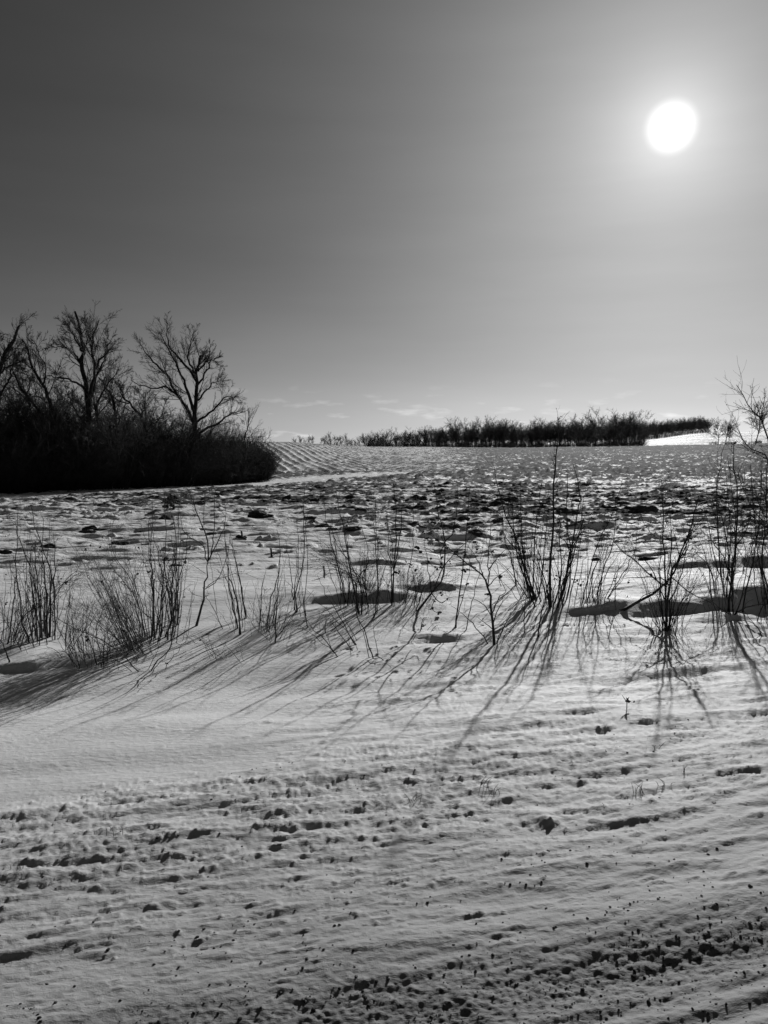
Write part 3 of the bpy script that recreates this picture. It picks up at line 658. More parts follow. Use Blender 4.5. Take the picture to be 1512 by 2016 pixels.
def shrub(name, label, Zf, stems, mat=TWIG, r=.0075, seed=1, tw=5, twl=.22, heads=(), lean=.12, hr=.020, cat='shrub', group=None, fans=None, upw=.04, more=1.9):
    """stems: list of (points) or (points, radius factor); a stem whose list starts with None springs from the shrub, not the ground"""
    g = np.random.default_rng(seed); root = None
    items = []
    for sdef in stems:
        rf = 1.0
        if isinstance(sdef, tuple): sdef, rf = sdef
        air = sdef[0] is None
        items.append(([Zf(p) for p in (sdef[1:] if air else sdef)], air, rf))
    if fans:
        for (bx0, bx1, by0, by1, tx0, tx1, ty0, ty1, n, bend, rf) in fans:
            for _ in range(n):
                u = g.uniform(); b0 = (bx0 + (bx1 - bx0) * u, by0 + (by1 - by0) * g.uniform()); t0 = (tx0 + (tx1 - tx0) * np.clip(u + g.normal() * .18, 0, 1), ty0 + (ty1 - ty0) * g.uniform())
                m = ((b0[0] + t0[0]) / 2 + bend * g.uniform(.3, 1.3), (b0[1] + t0[1]) / 2 + abs(bend) * -.3)
                items.append(([Zf(b0), Zf(m), Zf(t0)], False, rf))
    base_items = [it for it in items if not it[1] and it[2] < 1.6]
    for _ in range(int(round(len(base_items) * more))):
        pts, _a, rf = base_items[g.integers(len(base_items))]; dx, dy, tx = g.normal() * 15, g.normal() * 6, g.normal() * 24
        sc = g.uniform(.45, 1.0); b0 = pts[0]
        items.append(([(b0[0] + dx + (p[0] - b0[0]) * sc + tx * q / len(pts), b0[1] + dy + (p[1] - b0[1]) * sc) for q, p in enumerate(pts)], False, rf * g.uniform(.45, .75)))
    depths = []
    for pts, air, rf in items:
        if not air: depths.append(ground_at(*pts[0]))
    D0 = np.array(depths)
    rp = D0[0].copy(); root = link(name, None, None, rp); tag(root, label, cat, group)
    gi = 0; tips = []
    for pts, air, rf in items:
        if air:
            # spring from the nearest base depth
            xs = [(pts[0][0] - (756 + F * d[0] / d[1])) for d in D0]; y0 = D0[int(np.argmin(np.abs(xs)))][1] + .02
            base = at_depth(pts[0][0], pts[0][1], y0)
        else:
            base = D0[gi]; gi += 1; y0 = base[1]
        hgt = (pts[0][1] - pts[-1][1]) / F * y0
        ln = g.normal() * lean
        W3 = [base.copy()]
        for q in range(1, len(pts)):
            f = q / (len(pts) - 1); W3.append(at_depth(pts[q][0], pts[q][1], y0 + ln * f * max(.3, hgt)))
        if not air: W3[0][2] -= .04
        n = 12; C = catmull(W3, n); Ls = np.linalg.norm(np.diff(C, axis=0), axis=1).sum()
        C[1:-1] += g.normal(size=(n - 2, 3)) * min(.006, .008 * Ls)
        R = np.linspace(1, .26, n) * r * 1.08 * min(rf, 1 + (rf - 1) * .7) * np.clip(.55 + .35 * Ls, .5, 1.25)
        if not air: R[0] *= 1.25
        T = Tubes(); T.add(C, R, 6 if rf > 1.3 else 5)
        P = C[None]; L = np.array([Ls]); RR = R[None]
        k = max(2, int(1.6 * tw * Ls))
        p, d, l, rr_ = spawn(g, P, np.array([max(.35, min(Ls, 1.0))]), RR, k, .25, 1.0, 38, twl, .5)
        l = l * g.choice([.3, .5, 1.0, 1.5], len(l)); rr_ = np.clip(rr_, .0011, .0035)
        P2 = grow(g, p, d, l, 5, .13, upw); tips += [P2[q, -1] for q in np.nonzero(g.uniform(size=len(P2)) < .10)[0]]; R2 = taper(rr_, 5, .5); T.add(P2, R2, 3)
        sel = l > .10
        if sel.any():
            p, d, l3, r3 = spawn(g, P2[sel], l[sel], R2[sel], 3, .2, 1.0, 42, .5, .75)
            T.add(grow(g, p, d, l3, 4, .15, upw), taper(np.maximum(r3, .0009), 4, .6), 3)
        link('stem', T.mesh('stem', mat, root.location), root)
    V, Q = [], []
    for tp in tips[:26]:                                  # a few dry leaves still hanging on the twigs
        v, q = leaf_blob(g, tp - np.array(root.location), g.uniform(.008, .016), 2); Q += [tuple(k + len(V) for k in f) for f in q]; V += v
    if V and tw > 1: tag(link('dry_leaf', mesh_from('dry_leaf', np.array(V), np.array(Q), LEAF, False), root), kind='stuff')
    for h in heads:
        hx, hy = Zf(h[:2]); c = at_depth(hx, hy, D0[:, 1].mean() + g.normal() * .03) ; rr2 = (h[2] if len(h) > 2 else 1) * hr
        V, Q = pod(g, rr2)
        me = mesh_from('seed_head', np.array(V), np.array(Q), LEAF, False)
        link('seed_head', me, root, c - np.array(root.location))
    return root

shrub('upright_shrub', 'clump of tall thin bare shoots at the far left of the roadside row', Z3, [
    [(172, 918), (125, 760), (100, 560), (92, 430), (103, 150)], [(215, 905), (190, 640), (165, 460), (110, 320), (88, 230)],
    [(228, 890), (205, 640), (175, 500), (175, 370)], [(275, 890), (262, 600), (245, 420), (248, 205)],
    [(283, 885), (290, 560), (265, 430), (210, 290), (180, 140)], [(315, 850), (312, 640), (310, 440), (307, 295)],
    [(262, 880), (262, 620), (255, 560), (235, 470)], [(35, 925), (75, 700), (92, 560), (88, 420)], [(213, 908), (170, 700), (100, 500)],
    [(268, 885), (275, 700), (300, 560), (330, 440)], [(240, 888), (215, 600), (200, 420), (200, 330)],
    [(275, 880), (290, 700), (282, 520), (285, 420)]],
    seed=11, r=.0072, heads=[(250, 795, 1.0), (240, 790, .8), (35, 690, .7)])
shrub('arching_bramble', 'low arching tangle of canes at the left edge of the frame', Z3, [
    [(5, 780), (60, 850), (130, 950)], [(95, 790), (230, 680), (380, 570), (450, 520), (560, 490)], [(135, 960), (60, 840), (0, 740)],
    [(120, 900), (70, 830), (20, 760)], [(60, 900), (130, 780), (200, 720), (280, 690)], [(170, 920), (100, 800), (0, 790)],
    [(80, 860), (30, 800), (-30, 820)], [(250, 800), (330, 620), (420, 520), (500, 420)]], seed=12, r=.0048, fans=[(20,150,850,950,-40,330,480,700,16,30,.8)], tw=8, twl=.3, mat=TWIG, lean=.3)
shrub('leaning_stake', 'thick dark stick leaning out of the snow at the left edge', Z3, [([(62, 1030), (30, 960), (-5, 890)], 1.9)], seed=13, tw=0, lean=0, cat='stick')
shrub('fanned_shrub', 'pale fan-shaped shrub of many fine stems leaning left in the left half', Z3, [
    [(835, 890), (800, 700), (740, 540), (660, 430), (635, 300), (655, 180)], [(840, 880), (790, 690), (700, 560), (640, 480), (610, 390)],
    [(790, 960), (700, 740), (600, 560), (540, 440)], [(780, 970), (690, 800), (620, 640), (560, 560)],
    [(830, 980), (760, 850), (700, 700), (640, 560), (610, 420)], [(845, 900), (820, 740), (770, 600), (735, 480), (640, 380)],
    [(750, 960), (650, 780), (590, 650), (530, 520)], [(760, 950), (720, 820), (650, 700), (570, 520)]],
    mat=PALE, seed=14, r=.0052, tw=8, twl=.3, fans=[(740, 840, 900, 990, 420, 760, 330, 620, 16, -12, .7), (760, 830, 930, 990, 380, 560, 640, 760, 5, -30, .6)],
    heads=[(495, 380, .7), (520, 360, .6), (560, 390, .5), (575, 370, .6), (590, 310, .5)])
shrub('low_shrub', 'low spreading twiggy shrub on the snow left of the fan-shaped one', Z3, [
    [(375, 960), (375, 850), (395, 660), (410, 490)], [(460, 1060), (420, 920), (415, 780), (400, 700)], [(495, 1000), (440, 880), (400, 760)],
    [(820, 1080), (700, 985), (550, 890), (400, 820), (250, 720), (180, 650)], [(380, 960), (480, 850), (560, 760), (600, 700)],
    [(600, 960), (520, 880), (460, 830)], [(640, 990), (560, 900), (500, 850)], [(380, 1000), (300, 950), (200, 960)], [(550, 1000), (470, 960), (400, 880)],
    [(700, 990), (800, 900), (830, 820)]], seed=15, r=.0045, fans=[(380,640,960,1060,300,760,640,860,18,-40,.8)], tw=9, twl=.32, lean=.4, heads=[(495, 895, 1), (380, 570, .9), (350, 545, .6), (340, 570, .6), (500, 905, .6)])
shrub('upright_shrub', 'dark clump of bare shoots between the fan-shaped shrub and the forked sapling', Z3, [
    [(885, 890), (878, 640), (862, 480), (858, 370), (855, 200)], [(1015, 815), (1010, 600), (1005, 460), (980, 300)],
    [(985, 780), (960, 600), (930, 520), (900, 380), (850, 220)], [(1005, 810), (975, 650), (945, 540), (940, 330)],
    [(915, 885), (930, 700), (930, 560), (950, 350), (940, 60)], [(940, 880), (990, 780), (1015, 580), (1060, 440), (1075, 300)],
    [(995, 800), (1020, 560), (1000, 400), (1010, 330)], [(860, 1075), (900, 1020), (960, 960), (1010, 850), (1030, 620)],
    [(975, 900), (990, 740), (970, 600), (930, 430), (880, 330)], [(887, 800), (850, 770), (700, 640)], [(960, 900), (975, 720), (990, 560), (1010, 300), (980, 180)],
    [(870, 880), (878, 650), (870, 480), (870, 110)]],
    seed=16, r=.0072, fans=[(860,1010,820,930,800,1080,330,620,12,0,.55)], heads=[(945, 440, 1.2), (960, 430, 1), (915, 470, .8), (1045, 335, .7), (1050, 450, 1), (1065, 440, .7), (1060, 465, .7), (795, 525, .8), (845, 505, .8), (790, 370, .7), (655, 550, .6)])
shrub('forked_sapling', 'small forked sapling with spread crown leaning right in the left half', Z3, [
    ([(1118, 818), (1160, 680), (1180, 560), (1190, 450)], 2.4), ([None, (1190, 455), (1155, 350), (1060, 290), (1025, 150)], 1.0),
    ([None, (1192, 450), (1180, 300), (1130, 180), (1105, 100), (1060, 20)], 1.2), ([None, (1195, 445), (1220, 330), (1228, 150), (1222, 20)], 1.0),
    ([None, (1195, 445), (1250, 330), (1290, 230), (1280, 90)], 1.0), ([None, (1175, 610), (1240, 560), (1285, 470), (1320, 300)], .8),
    ([None, (1180, 600), (1280, 540), (1380, 520), (1500, 560)], .6), ([None, (1165, 655), (1110, 640), (1060, 600)], .6), ([None, (1175, 520), (1130, 490), (1080, 460)], .6),
    ([(1285, 838), (1225, 730), (1175, 640)], .8)], seed=17, r=.0075, tw=6, twl=.3)
shrub('bare_canes', 'three slanting bare canes right of the forked sapling', Z3, [
    [(1380, 870), (1345, 640), (1310, 520), (1300, 400), (1285, 250)], [(1363, 835), (1320, 620), (1300, 480), (1290, 330)], [(1410, 775), (1375, 580), (1340, 400), (1315, 290)]],
    seed=18, r=.0075, tw=2)
shrub('fallen_twigs', 'scatter of bent twigs lying on the snow below the forked sapling', Z3, [
    [(1295, 1000), (1200, 950), (1180, 900)], [(1150, 920), (1080, 890), (1000, 900)], [(1250, 1010), (1210, 940), (1190, 860)], [(1390, 1020), (1320, 960), (1280, 930)]],
    seed=19, r=.004, tw=14, twl=.45, lean=.4, cat='twigs', heads=[(1185, 870, .7), (1150, 905, .6), (970, 1025, .5)])
shrub('upright_shrub', 'sparse clump of slanting bare shoots left of the middle', Z4, [
    [(370, 840), (365, 730), (400, 600), (412, 400), (410, 280), (412, 140)], [(352, 770), (335, 620), (305, 440)], [(350, 830), (365, 640), (378, 420)],
    [(205, 910), (225, 780), (265, 650), (283, 540), (260, 390)], [(250, 1005), (260, 820), (262, 680), (285, 500)], [(165, 910), (178, 740), (203, 600)],
    [(433, 920), (405, 800), (390, 660)], [(235, 900), (262, 760), (290, 640)], [(412, 400), (400, 330), (385, 250)] and [None, (412, 330), (400, 290), (385, 250)],
    [None, (415, 360), (425, 320), (438, 300)], [(265, 960), (330, 880), (460, 720)]],
    seed=20, r=.0068, fans=[(160,300,900,1000,100,420,640,800,12,0,.55)], tw=5, twl=.22)
shrub('low_shrub', 'low tangle of thin twigs on the snow at the foot of the sparse shoots', Z4, [
    [(250, 990), (150, 930), (100, 860)], [(260, 985), (330, 900), (380, 860)], [(240, 980), (200, 900), (160, 880)], [(300, 960), (370, 930), (430, 930)], [(200, 960), (130, 980), (60, 1000)]],
    seed=21, r=.0035, tw=15, twl=.5, lean=.4)
shrub('upright_shrub', 'dense clump of tall dark shoots just left of the seed-headed bush', Z4, [
    [(640, 785), (600, 640), (550, 440), (525, 340), (518, 240)], [(710, 850), (680, 700), (650, 560), (620, 380), (600, 280), (580, 190)],
    [(720, 850), (715, 700), (660, 580), (640, 460), (615, 340)], [(780, 865), (805, 740), (808, 560), (800, 400), (798, 210)], ([(882, 800), (895, 640), (905, 480), (905, 330), (892, 140)], 1.2),
    [None, (898, 600), (930, 400), (947, 200)], [(745, 760), (740, 640), (755, 520), (722, 380)], [(730, 800), (716, 640), (712, 480)], [(640, 800), (655, 640), (640, 470)],
    [(806, 720), (800, 540), (788, 420), (785, 300)], [(690, 820), (700, 660), (745, 600), (800, 560)], [None, (650, 560), (590, 480), (560, 400)], [(882, 790), (880, 600), (865, 480), (858, 300)],
    [(700, 840), (690, 700), (640, 620), (590, 560)]],
    seed=22, r=.0078, fans=[(650,800,780,860,560,900,430,650,14,-20,.5)], tw=6, twl=.25, heads=[(620, 345, .6), (645, 350, .6), (733, 620, .9)])
shrub('slanting_canes', 'row of canes slanting down to the right below the middle shrubs', Z4, [
    ([(700, 1012), (610, 870), (520, 730), (480, 640)], .9), [(685, 1045), (600, 950), (530, 870)], [(605, 1080), (520, 990), (460, 930), (405, 850)], [(790, 1088), (740, 950), (690, 820), (660, 600)],
    ([(98, 868), (62, 690), (30, 520), (10, 410)], .9), ([(65, 962), (40, 780), (0, 590)], .9), ([(50, 930), (20, 740), (0, 670)], .9), [(865, 1100), (810, 1080), (740, 1090)], [(520, 950), (530, 880), (560, 880)]],
    seed=23, r=.0065, tw=2.5, twl=.18)
HEADS = [(1020, 490, 1.5), (1040, 515, 1.3), (1060, 410, .9), (1080, 440, .9), (1100, 470, .9), (1130, 450, 1), (1110, 500, .8), (1095, 550, .9), (1080, 575, 1.1), (1120, 600, 1.4), (1140, 585, 1.3), (1155, 545, 1), (980, 580, 1), (995, 580, .7), (1010, 610, 1), (905, 620, 1.1), (925, 625, .9), (890, 635, .7), (1230, 510, 1.3), (1345, 510, 1.2), (1330, 460, .9), (1430, 510, .8), (1280, 530, .9), (1270, 612, 1.2), (1290, 690, 1), (1290, 608, .9), (1200, 570, .8), (1100, 820, 1), (1110, 780, .9), (1145, 845, 1.2), (1190, 765, .8), (1265, 755, 1.1), (1240, 330, .8), (1270, 330, .7), (1470, 650, .9), (1070, 880, .8), (1150, 745, 1.1), (1180, 490, .9), (1325, 455, .8)]
shrub('seed_headed_bush', 'curved dark bush hung with round seed heads in the middle', Z4, [
    ([(1010, 830), (1100, 740), (1160, 640), (1172, 480), (1165, 400), (1135, 300), (1112, 135)], 1.5), [None, (1170, 460), (1215, 400), (1235, 270), (1240, 150)],
    [None, (1150, 660), (1180, 640), (1220, 650)], [None, (1100, 740), (1080, 600), (1060, 430)], [None, (1110, 730), (1140, 640), (1190, 560), (1290, 450), (1420, 330)],
    [None, (1165, 480), (1130, 520), (1060, 490), (1010, 490)], [None, (1160, 600), (1110, 590), (1080, 570)], [(1000, 820), (1010, 700), (985, 590)], [(1010, 830), (1060, 700), (1130, 600)],
    [None, (1100, 740), (1150, 790), (1200, 760), (1300, 760)], [None, (1120, 760), (1100, 820), (1150, 850)], [None, (1172, 480), (1120, 440), (1060, 400)], [(1035, 940), (1050, 880), (1070, 870)],
    [None, (1170, 520), (1220, 520), (1290, 530)]],
    seed=24, r=.0072, tw=7, twl=.25, heads=HEADS)
shrub('low_bush', 'low dense bush of fine stems behind the curved seed-headed branch', Z4, [
    [(950, 790), (960, 700), (1000, 620)], [(1000, 790), (1040, 680), (1060, 600)]], mat=GREYT, seed=25, r=.004, tw=12, twl=.45,
    fans=[(920, 1100, 740, 800, 930, 1180, 590, 700, 26, 0, .8), (700, 1000, 740, 790, 640, 1000, 650, 720, 12, 0, .6)])
shrub('feathery_weed', 'pale feathery dry weed leaning left behind the middle shrubs', Z4, [
    ([(770, 720), (700, 640), (600, 570), (500, 530), (410, 470)], .8), ([(770, 720), (690, 650), (580, 600), (480, 590), (400, 600)], .7), ([(765, 715), (640, 620), (520, 560), (440, 520)], .7), ([(760, 715), (640, 640), (560, 600)], .7)],
    mat=PALE, seed=26, r=.0055, tw=48, twl=.22, lean=.1, cat='weed')
shrub('slim_shoot', 'single tall curved shoot between the seed-headed bush and the next sapling', Z4, [
    [(1230, 918), (1245, 760), (1275, 600), (1285, 420), (1303, 170)]], seed=27, r=.0075, tw=4)
shrub('branching_sapling', 'small dark sapling arching left, its base low in the centre right', Z4, [
    ([(1440, 1012), (1425, 820), (1408, 720), (1380, 650), (1330, 600), (1220, 520), (1150, 430)], 1.7), ([None, (1412, 740), (1405, 600), (1415, 450), (1420, 300)], .9), [None, (1405, 700), (1450, 650), (1530, 590)],
    [None, (1405, 610), (1460, 540), (1530, 470)], [None, (1425, 860), (1370, 790), (1300, 760)], [(1420, 1005), (1310, 890), (1205, 805)], [None, (1380, 650), (1350, 560), (1290, 470)],
    [None, (1432, 900), (1470, 800), (1530, 740)], [None, (1425, 850), (1465, 760), (1500, 720), (1430, 600)], [(1445, 1000), (1500, 900), (1560, 800)], [None, (1340, 600), (1260, 560), (1210, 555)],
    [None, (1430, 930), (1390, 900), (1340, 860)]],
    seed=28, r=.0078, tw=6, twl=.25, heads=[(1395, 740, 1.0), (1470, 650, .9)])
shrub('upright_shrub', 'tallest clump of bare shoots, one reaching above the skyline', Z5, [
    ([(265, 1080), (225, 930), (180, 760), (130, 640), (90, 520), (62, 375)], 1.2), [(280, 1075), (240, 950), (210, 780), (205, 640), (200, 450)], [(290, 1070), (200, 850), (120, 740), (105, 620)],
    ([(360, 1115), (355, 950), (370, 780), (375, 620), (375, 440), (395, 300), (398, 110)], 1.5), [(272, 1060), (272, 900), (285, 680), (315, 460)], ([(395, 1120), (430, 1000), (465, 820), (510, 600), (515, 520), (480, 360)], 1.2),
    [(450, 1040), (467, 900), (462, 760), (445, 600), (452, 400)], [(365, 1110), (420, 950), (405, 700), (412, 600)], [(290, 1275), (320, 1110), (350, 990), (360, 800)],
    [(180, 1000), (150, 850), (110, 740), (105, 600)], [(300, 1050), (320, 900), (340, 700), (345, 600)], [None, (470, 830), (430, 760), (380, 740), (350, 720)], [(250, 1070), (170, 960), (80, 860)],
    [(285, 1070), (190, 870), (165, 700), (160, 520)], [(355, 1110), (330, 960), (290, 800), (290, 740)], [(400, 1100), (440, 930), (520, 720), (545, 690)], [(185, 1000), (165, 900), (155, 720)],
    [None, (398, 130), (404, 118), (405, 108)]],
    seed=29, r=.0085, fans=[(250,420,1050,1120,120,540,560,850,14,0,.5)], tw=6, twl=.25, heads=[(215, 820, 1.3), (225, 830, 1), (340, 930, 1.1), (360, 940, .9), (350, 960, .9), (385, 970, .8), (155, 880, .9), (95, 955, .9), (160, 745, .9), (55, 825, .8), (330, 895, .8), (390, 950, .8)])
shrub('slanting_shrub', 'clump of slender shoots slanting right of the tallest clump', Z5, [
    [(530, 1080), (570, 930), (620, 760), (680, 640), (740, 460)], [(600, 1050), (650, 900), (690, 790), (710, 600), (740, 440)], [(650, 1075), (740, 950), (800, 820), (832, 640)], [(615, 1080), (640, 900), (700, 700)],
    [(550, 1070), (555, 900), (555, 720)], [(545, 1080), (600, 900), (640, 800), (650, 620)], [(700, 1110), (710, 960), (730, 850)], [(590, 1090), (580, 960), (600, 900)]],
    seed=30, r=.0062, tw=6, twl=.3, heads=[(480, 970, .8), (490, 985, .9), (510, 995, .9), (500, 975, .8), (530, 980, .7), (520, 1000, .8), (660, 795, .8), (640, 690, .7), (770, 985, .9), (700, 970, .8)],
    fans=[(500, 640, 1060, 1110, 480, 680, 980, 1060, 16, 0, .5)])
shrub('arching_shrub', 'big shrub with a thick arching limb bent low over the snow on the right', Z5, [
    ([(975, 1245), (980, 1080), (1000, 930), (1040, 860), (1090, 720), (1130, 600), (1145, 530)], 1.7), ([(967, 1240), (968, 1000), (960, 800), (955, 600), (948, 440)], 1.2), [None, (975, 1000), (1000, 820), (990, 560)],
    ([(700, 1132), (830, 1090), (920, 1030), (1000, 960), (1060, 830), (1110, 720)], 2.6), [None, (1000, 960), (1100, 1040), (1200, 1090), (1230, 1120)], [None, (970, 1100), (930, 980), (850, 860), (800, 850)],
    [None, (975, 1010), (900, 960), (820, 880), (740, 820), (660, 740), (550, 690)], [None, (990, 1000), (930, 960), (780, 960), (640, 965)], [None, (1040, 860), (1110, 850), (1170, 880)],
    ([(985, 1240), (1000, 1100), (1050, 960), (1080, 800), (1090, 740)], 1.1), [(960, 1235), (940, 1100), (900, 1000)], [(965, 1245), (900, 1180), (880, 1100)], [(985, 1230), (1010, 1120), (1020, 1060)],
    [None, (960, 1240), (890, 1230), (790, 1260)], [None, (700, 1132), (720, 1160), (750, 1150)], [None, (1050, 860), (1090, 800), (1100, 640)], [(975, 1240), (950, 1100), (940, 900), (950, 700)],
    [None, (920, 1030), (850, 1060), (780, 1130)], [None, (1080, 760), (1130, 680), (1200, 620)]],
    seed=31, r=.0078, fans=[(940,1000,1200,1245,800,1180,800,1060,14,0,.5)], tw=8, twl=.33, lean=.2, heads=[(895, 945, .9), (1095, 750, 1), (1130, 890, .6), (1060, 840, .8)])
shrub('leaning_pole_shrub', 'two tall dark poles with fine side twigs rising left of the right edge', Z5, [
    ([(1305, 1140), (1310, 1000), (1340, 800), (1350, 600), (1340, 400), (1330, 250)], 1.5), ([(1265, 965), (1250, 800), (1240, 560), (1250, 400), (1285, 250)], 1.1), ([(1300, 1135), (1330, 900), (1345, 740), (1360, 600)], .9),
    ([(1320, 1155), (1390, 1120), (1512, 1100), (1600, 1090)], 1.6), [(1235, 1050), (1200, 900), (1150, 850), (1110, 800)], [(1260, 950), (1220, 820), (1200, 700), (1170, 580)], [(1310, 960), (1300, 800), (1265, 640), (1240, 560), (1090, 500)],
    [(1215, 1050), (1200, 930), (1175, 820), (1150, 770)], [(1330, 1150), (1380, 1040), (1400, 900), (1440, 760)], [None, (1310, 1000), (1280, 860), (1210, 760), (1150, 700)], [None, (1340, 800), (1400, 700), (1420, 560)],
    [(1330, 1155), (1270, 1130), (1190, 1070)], [(1275, 960), (1290, 800), (1310, 640)]],
    seed=32, r=.008, more=.7, fans=[(1230,1340,1020,1150,1120,1460,640,900,14,0,.5)], tw=9, twl=.35, heads=[(1235, 775, .7), (1370, 800, .7), (1330, 725, .9)])
shrub('edge_thicket_shrub', 'dark twiggy shrub cut by the right edge with two long arching branches on top', Z5, [
    ([(1560, 1120), (1530, 900), (1512, 700), (1500, 520), (1512, 330)], 1.6), ([(1580, 1100), (1600, 600), (1512, 215), (1450, 100), (1410, 50), (1345, -60)], 1.3), ([(1570, 1090), (1560, 600), (1512, 330), (1440, 290), (1380, 230), (1335, 140)], 1.0),
    ([(1545, 1120), (1480, 900), (1500, 700), (1430, 600), (1380, 480), (1350, 400)], 1.1), [(1520, 1110), (1470, 900), (1440, 700), (1420, 320)], [(1500, 1250), (1440, 1210), (1380, 1130)], [None, (1500, 700), (1430, 640), (1330, 600)],
    [None, (1512, 800), (1440, 760), (1380, 740)], [(1540, 1000), (1512, 860), (1480, 700), (1500, 450)], [(1500, 1265), (1430, 1200), (1330, 1190)], [(1500, 1000), (1450, 850), (1440, 800)], [(1600, 1100), (1550, 700), (1490, 500), (1470, 380)],
    [(1450, 1190), (1500, 1060), (1530, 950)], [None, (1500, 640), (1460, 560), (1430, 420)], [None, (1450, 100), (1475, 50), (1466, 0)]],
    seed=33, r=.0075, more=.4, fans=[(1460,1560,1100,1200,1380,1560,600,950,9,0,.5)], tw=8, twl=.36, lean=.2)
# small sticks in the field and on the verge
for (px, py, hgt, lab) in [(534, 1097, .13, 'short cut cornstalk stub standing left of the middle, snow drifted round it'), (638, 1136, .16, 'short thick cornstalk stub behind the middle shrubs'), (476, 1060, .11, 'slanted cornstalk stub on a small mound in the left field'), (1312, 1240, .02, None)]:
    if not lab: continue
    b = ground_at(px, py); T = Tubes(); h = hgt * b[1] / 11
    T.add(np.array([[0, 0, -.04], [.004, 0, h * .5], [-.006, 0, h]]), np.array([.016, .013, .014]) * b[1] / 11, 6); T.add(np.array([[0, 0, h * .1], [.06, .0, h * .35], [.12, .01, h * .3]]), np.array([.006, .005, .003]), 4)
    o = link('cornstalk_stub', T.mesh('cornstalk_stub', STRAW if py > 1120 else TWIG), None, b); tag(o, lab, 'stalk', 'cornstalk stubs')
# the bent twig with a leaf on the verge
b = ground_at(1234, 1396); root = link('bent_twig', None, None, b); tag(root, 'small bent twig with a dark leaf sticking out of the verge snow', 'twig')
T = Tubes(); k = b[1] / F
T.add(np.array([[0, 0, -.02], [.0, 0, 14 * k], [2 * k, 0, 17 * k]]), np.array([.003, .0026, .002]), 5); T.add(np.array([[0, 0, 14 * k], [-5 * k, .01, 22 * k], [-8 * k, .02, 27 * k]]), np.array([.003, .0022, .0012]), 5)
link('stem', T.mesh('stem', TWIG), root)
V, Q = leaf_blob(np.random.default_rng(3), np.array([3 * k, 0, 17 * k]), .024, 5); link('leaf', mesh_from('leaf', np.array(V), np.array(Q), LEAF, False), root)
# a weed in the field
shrub('field_weed', 'dark bushy weed standing in the snowy field in front of the left grove', lambda p: p, [[(335, 1003), (336, 985), (334, 972)], [(335, 1003), (328, 992), (324, 984)], [(336, 1003), (343, 992), (346, 985)]], seed=40, r=.012, tw=10, twl=.6, cat='weed',
    heads=[(335, 990, 6), (330, 996, 5), (341, 996, 5), (334, 980, 4.5), (337, 974, 3.4), (327, 986, 3.4), (344, 988, 3.2), (336, 1000, 5)])
# grass tufts on the verge
for (px, py, n, sc, lab) in [(815, 1577, 7, 1, 'small tuft of dry grass blades, leftmost on the middle verge'), (962, 1565, 4, 1.4, 'pair of long dry blades below the centre of the verge'), (1255, 1560, 8, 1.3, 'widest tuft of dry grass on the right verge'), (1290, 1475, 3, .9, 'few thin blades at the top of the right crumb band'),
        (1348, 1520, 3, .9, 'short dry blades on the far right verge'), (225, 1643, 3, .9, 'two dry blades in the left verge snow'), (30, 1712, 4, .8, 'short blades in front of a snow lump at the left edge'), (958, 1545, 3, 1.1, 'thin slanting blades in the centre right verge'), (1310, 1545, 4, .8, 'blades just right of the widest grass tuft')]:
    b = ground_at(px, py); g2 = np.random.default_rng(px); root = link('grass_tuft', None, None, b); tag(root, lab, 'grass', 'dry grass tufts on the verge')
    for q in range(n):
        l = g2.uniform(.02, .05) * sc; a = g2.uniform(-1, 1); T = Tubes(); x0 = g2.normal() * .02 * sc
        T.add(np.array([[x0, g2.normal() * .01, -.01], [x0 + a * l * .35, 0, l * .5], [x0 + a * l, g2.normal() * .01, l * .95]]), np.array([.0015, .0013, .0006]), 3); link('blade', T.mesh('blade', TWIG), root)

# ------------------------------------------------------------------ clods, stones, snow crumbs
IV, IQ = ico(1); IV2, IQ2 = ico(3)
def lump(seed, amp=.35):
    g = np.random.default_rng(seed); V = IV2.copy()
    for f, a in ((1.3, amp), (2.9, amp * .5), (6, amp * .3)):
        V += unit(IV2) * a * (perlin(IV2[:, 0] * f + seed, IV2[:, 1] * f + IV2[:, 2] * f * .7, seed % 50) * 1.0)[:, None]
    return V
def where(px, py, a, b):
    h = ['at the far left', 'left of the middle', 'in the middle', 'right of the middle', 'at the far right'][int(min(4, max(0, px // 303)))]
    return h + (', in the back' if py < a else ', halfway' if py < b else ', nearest the viewer')
CL = [mesh_from('earth_clod', lump(500 + i, .5) * [1, .8, .55], IQ2, SOIL, False) for i in range(5)]
clods = [Z3(p) + (w,) for *p, w in [(515, 270, 24), (580, 275, 22), (500, 290, 26), (960, 218, 26), (935, 328, 20), (270, 372, 30), (690, 352, 26), (1150, 128, 18), (1380, 318, 20), (30, 402, 22), (1290, 252, 14), (1010, 478, 18), (490, 172, 18), (530, 170, 14), (800, 285, 14), (865, 180, 14), (1460, 205, 16), (1210, 300, 16)]]
clods += [Z4(p) + (w,) for *p, w in [(160, 322, 30), (215, 325, 20), (510, 380, 26), (560, 388, 14), (675, 402, 30), (1030, 390, 22), (910, 394, 18), (960, 287, 20), (800, 298, 16), (440, 342, 20), (1400, 292, 24), (1340, 365, 26), (1100, 367, 20), (715, 300, 16), (310, 280, 14), (1270, 330, 18), (1050, 235, 16), (230, 545, 9), (1180, 385, 18)]]
clods += [Z5(p) + (w,) for *p, w in [(150, 556, 28), (25, 612, 24), (480, 535, 22), (495, 560, 16), (850, 628, 34), (800, 622, 18), (230, 603, 22), (85, 668, 20), (600, 868, 14), (880, 868, 26), (370, 603, 20), (185, 655, 20), (1280, 528, 18), (925, 708, 12), (985, 752, 12), (1325, 725, 14), (1220, 690, 16), (700, 560, 18), (450, 660, 12), (1100, 575, 20), (540, 480, 18), (1400, 720, 16), (160, 755, 14)]]
g = np.random.default_rng(77)
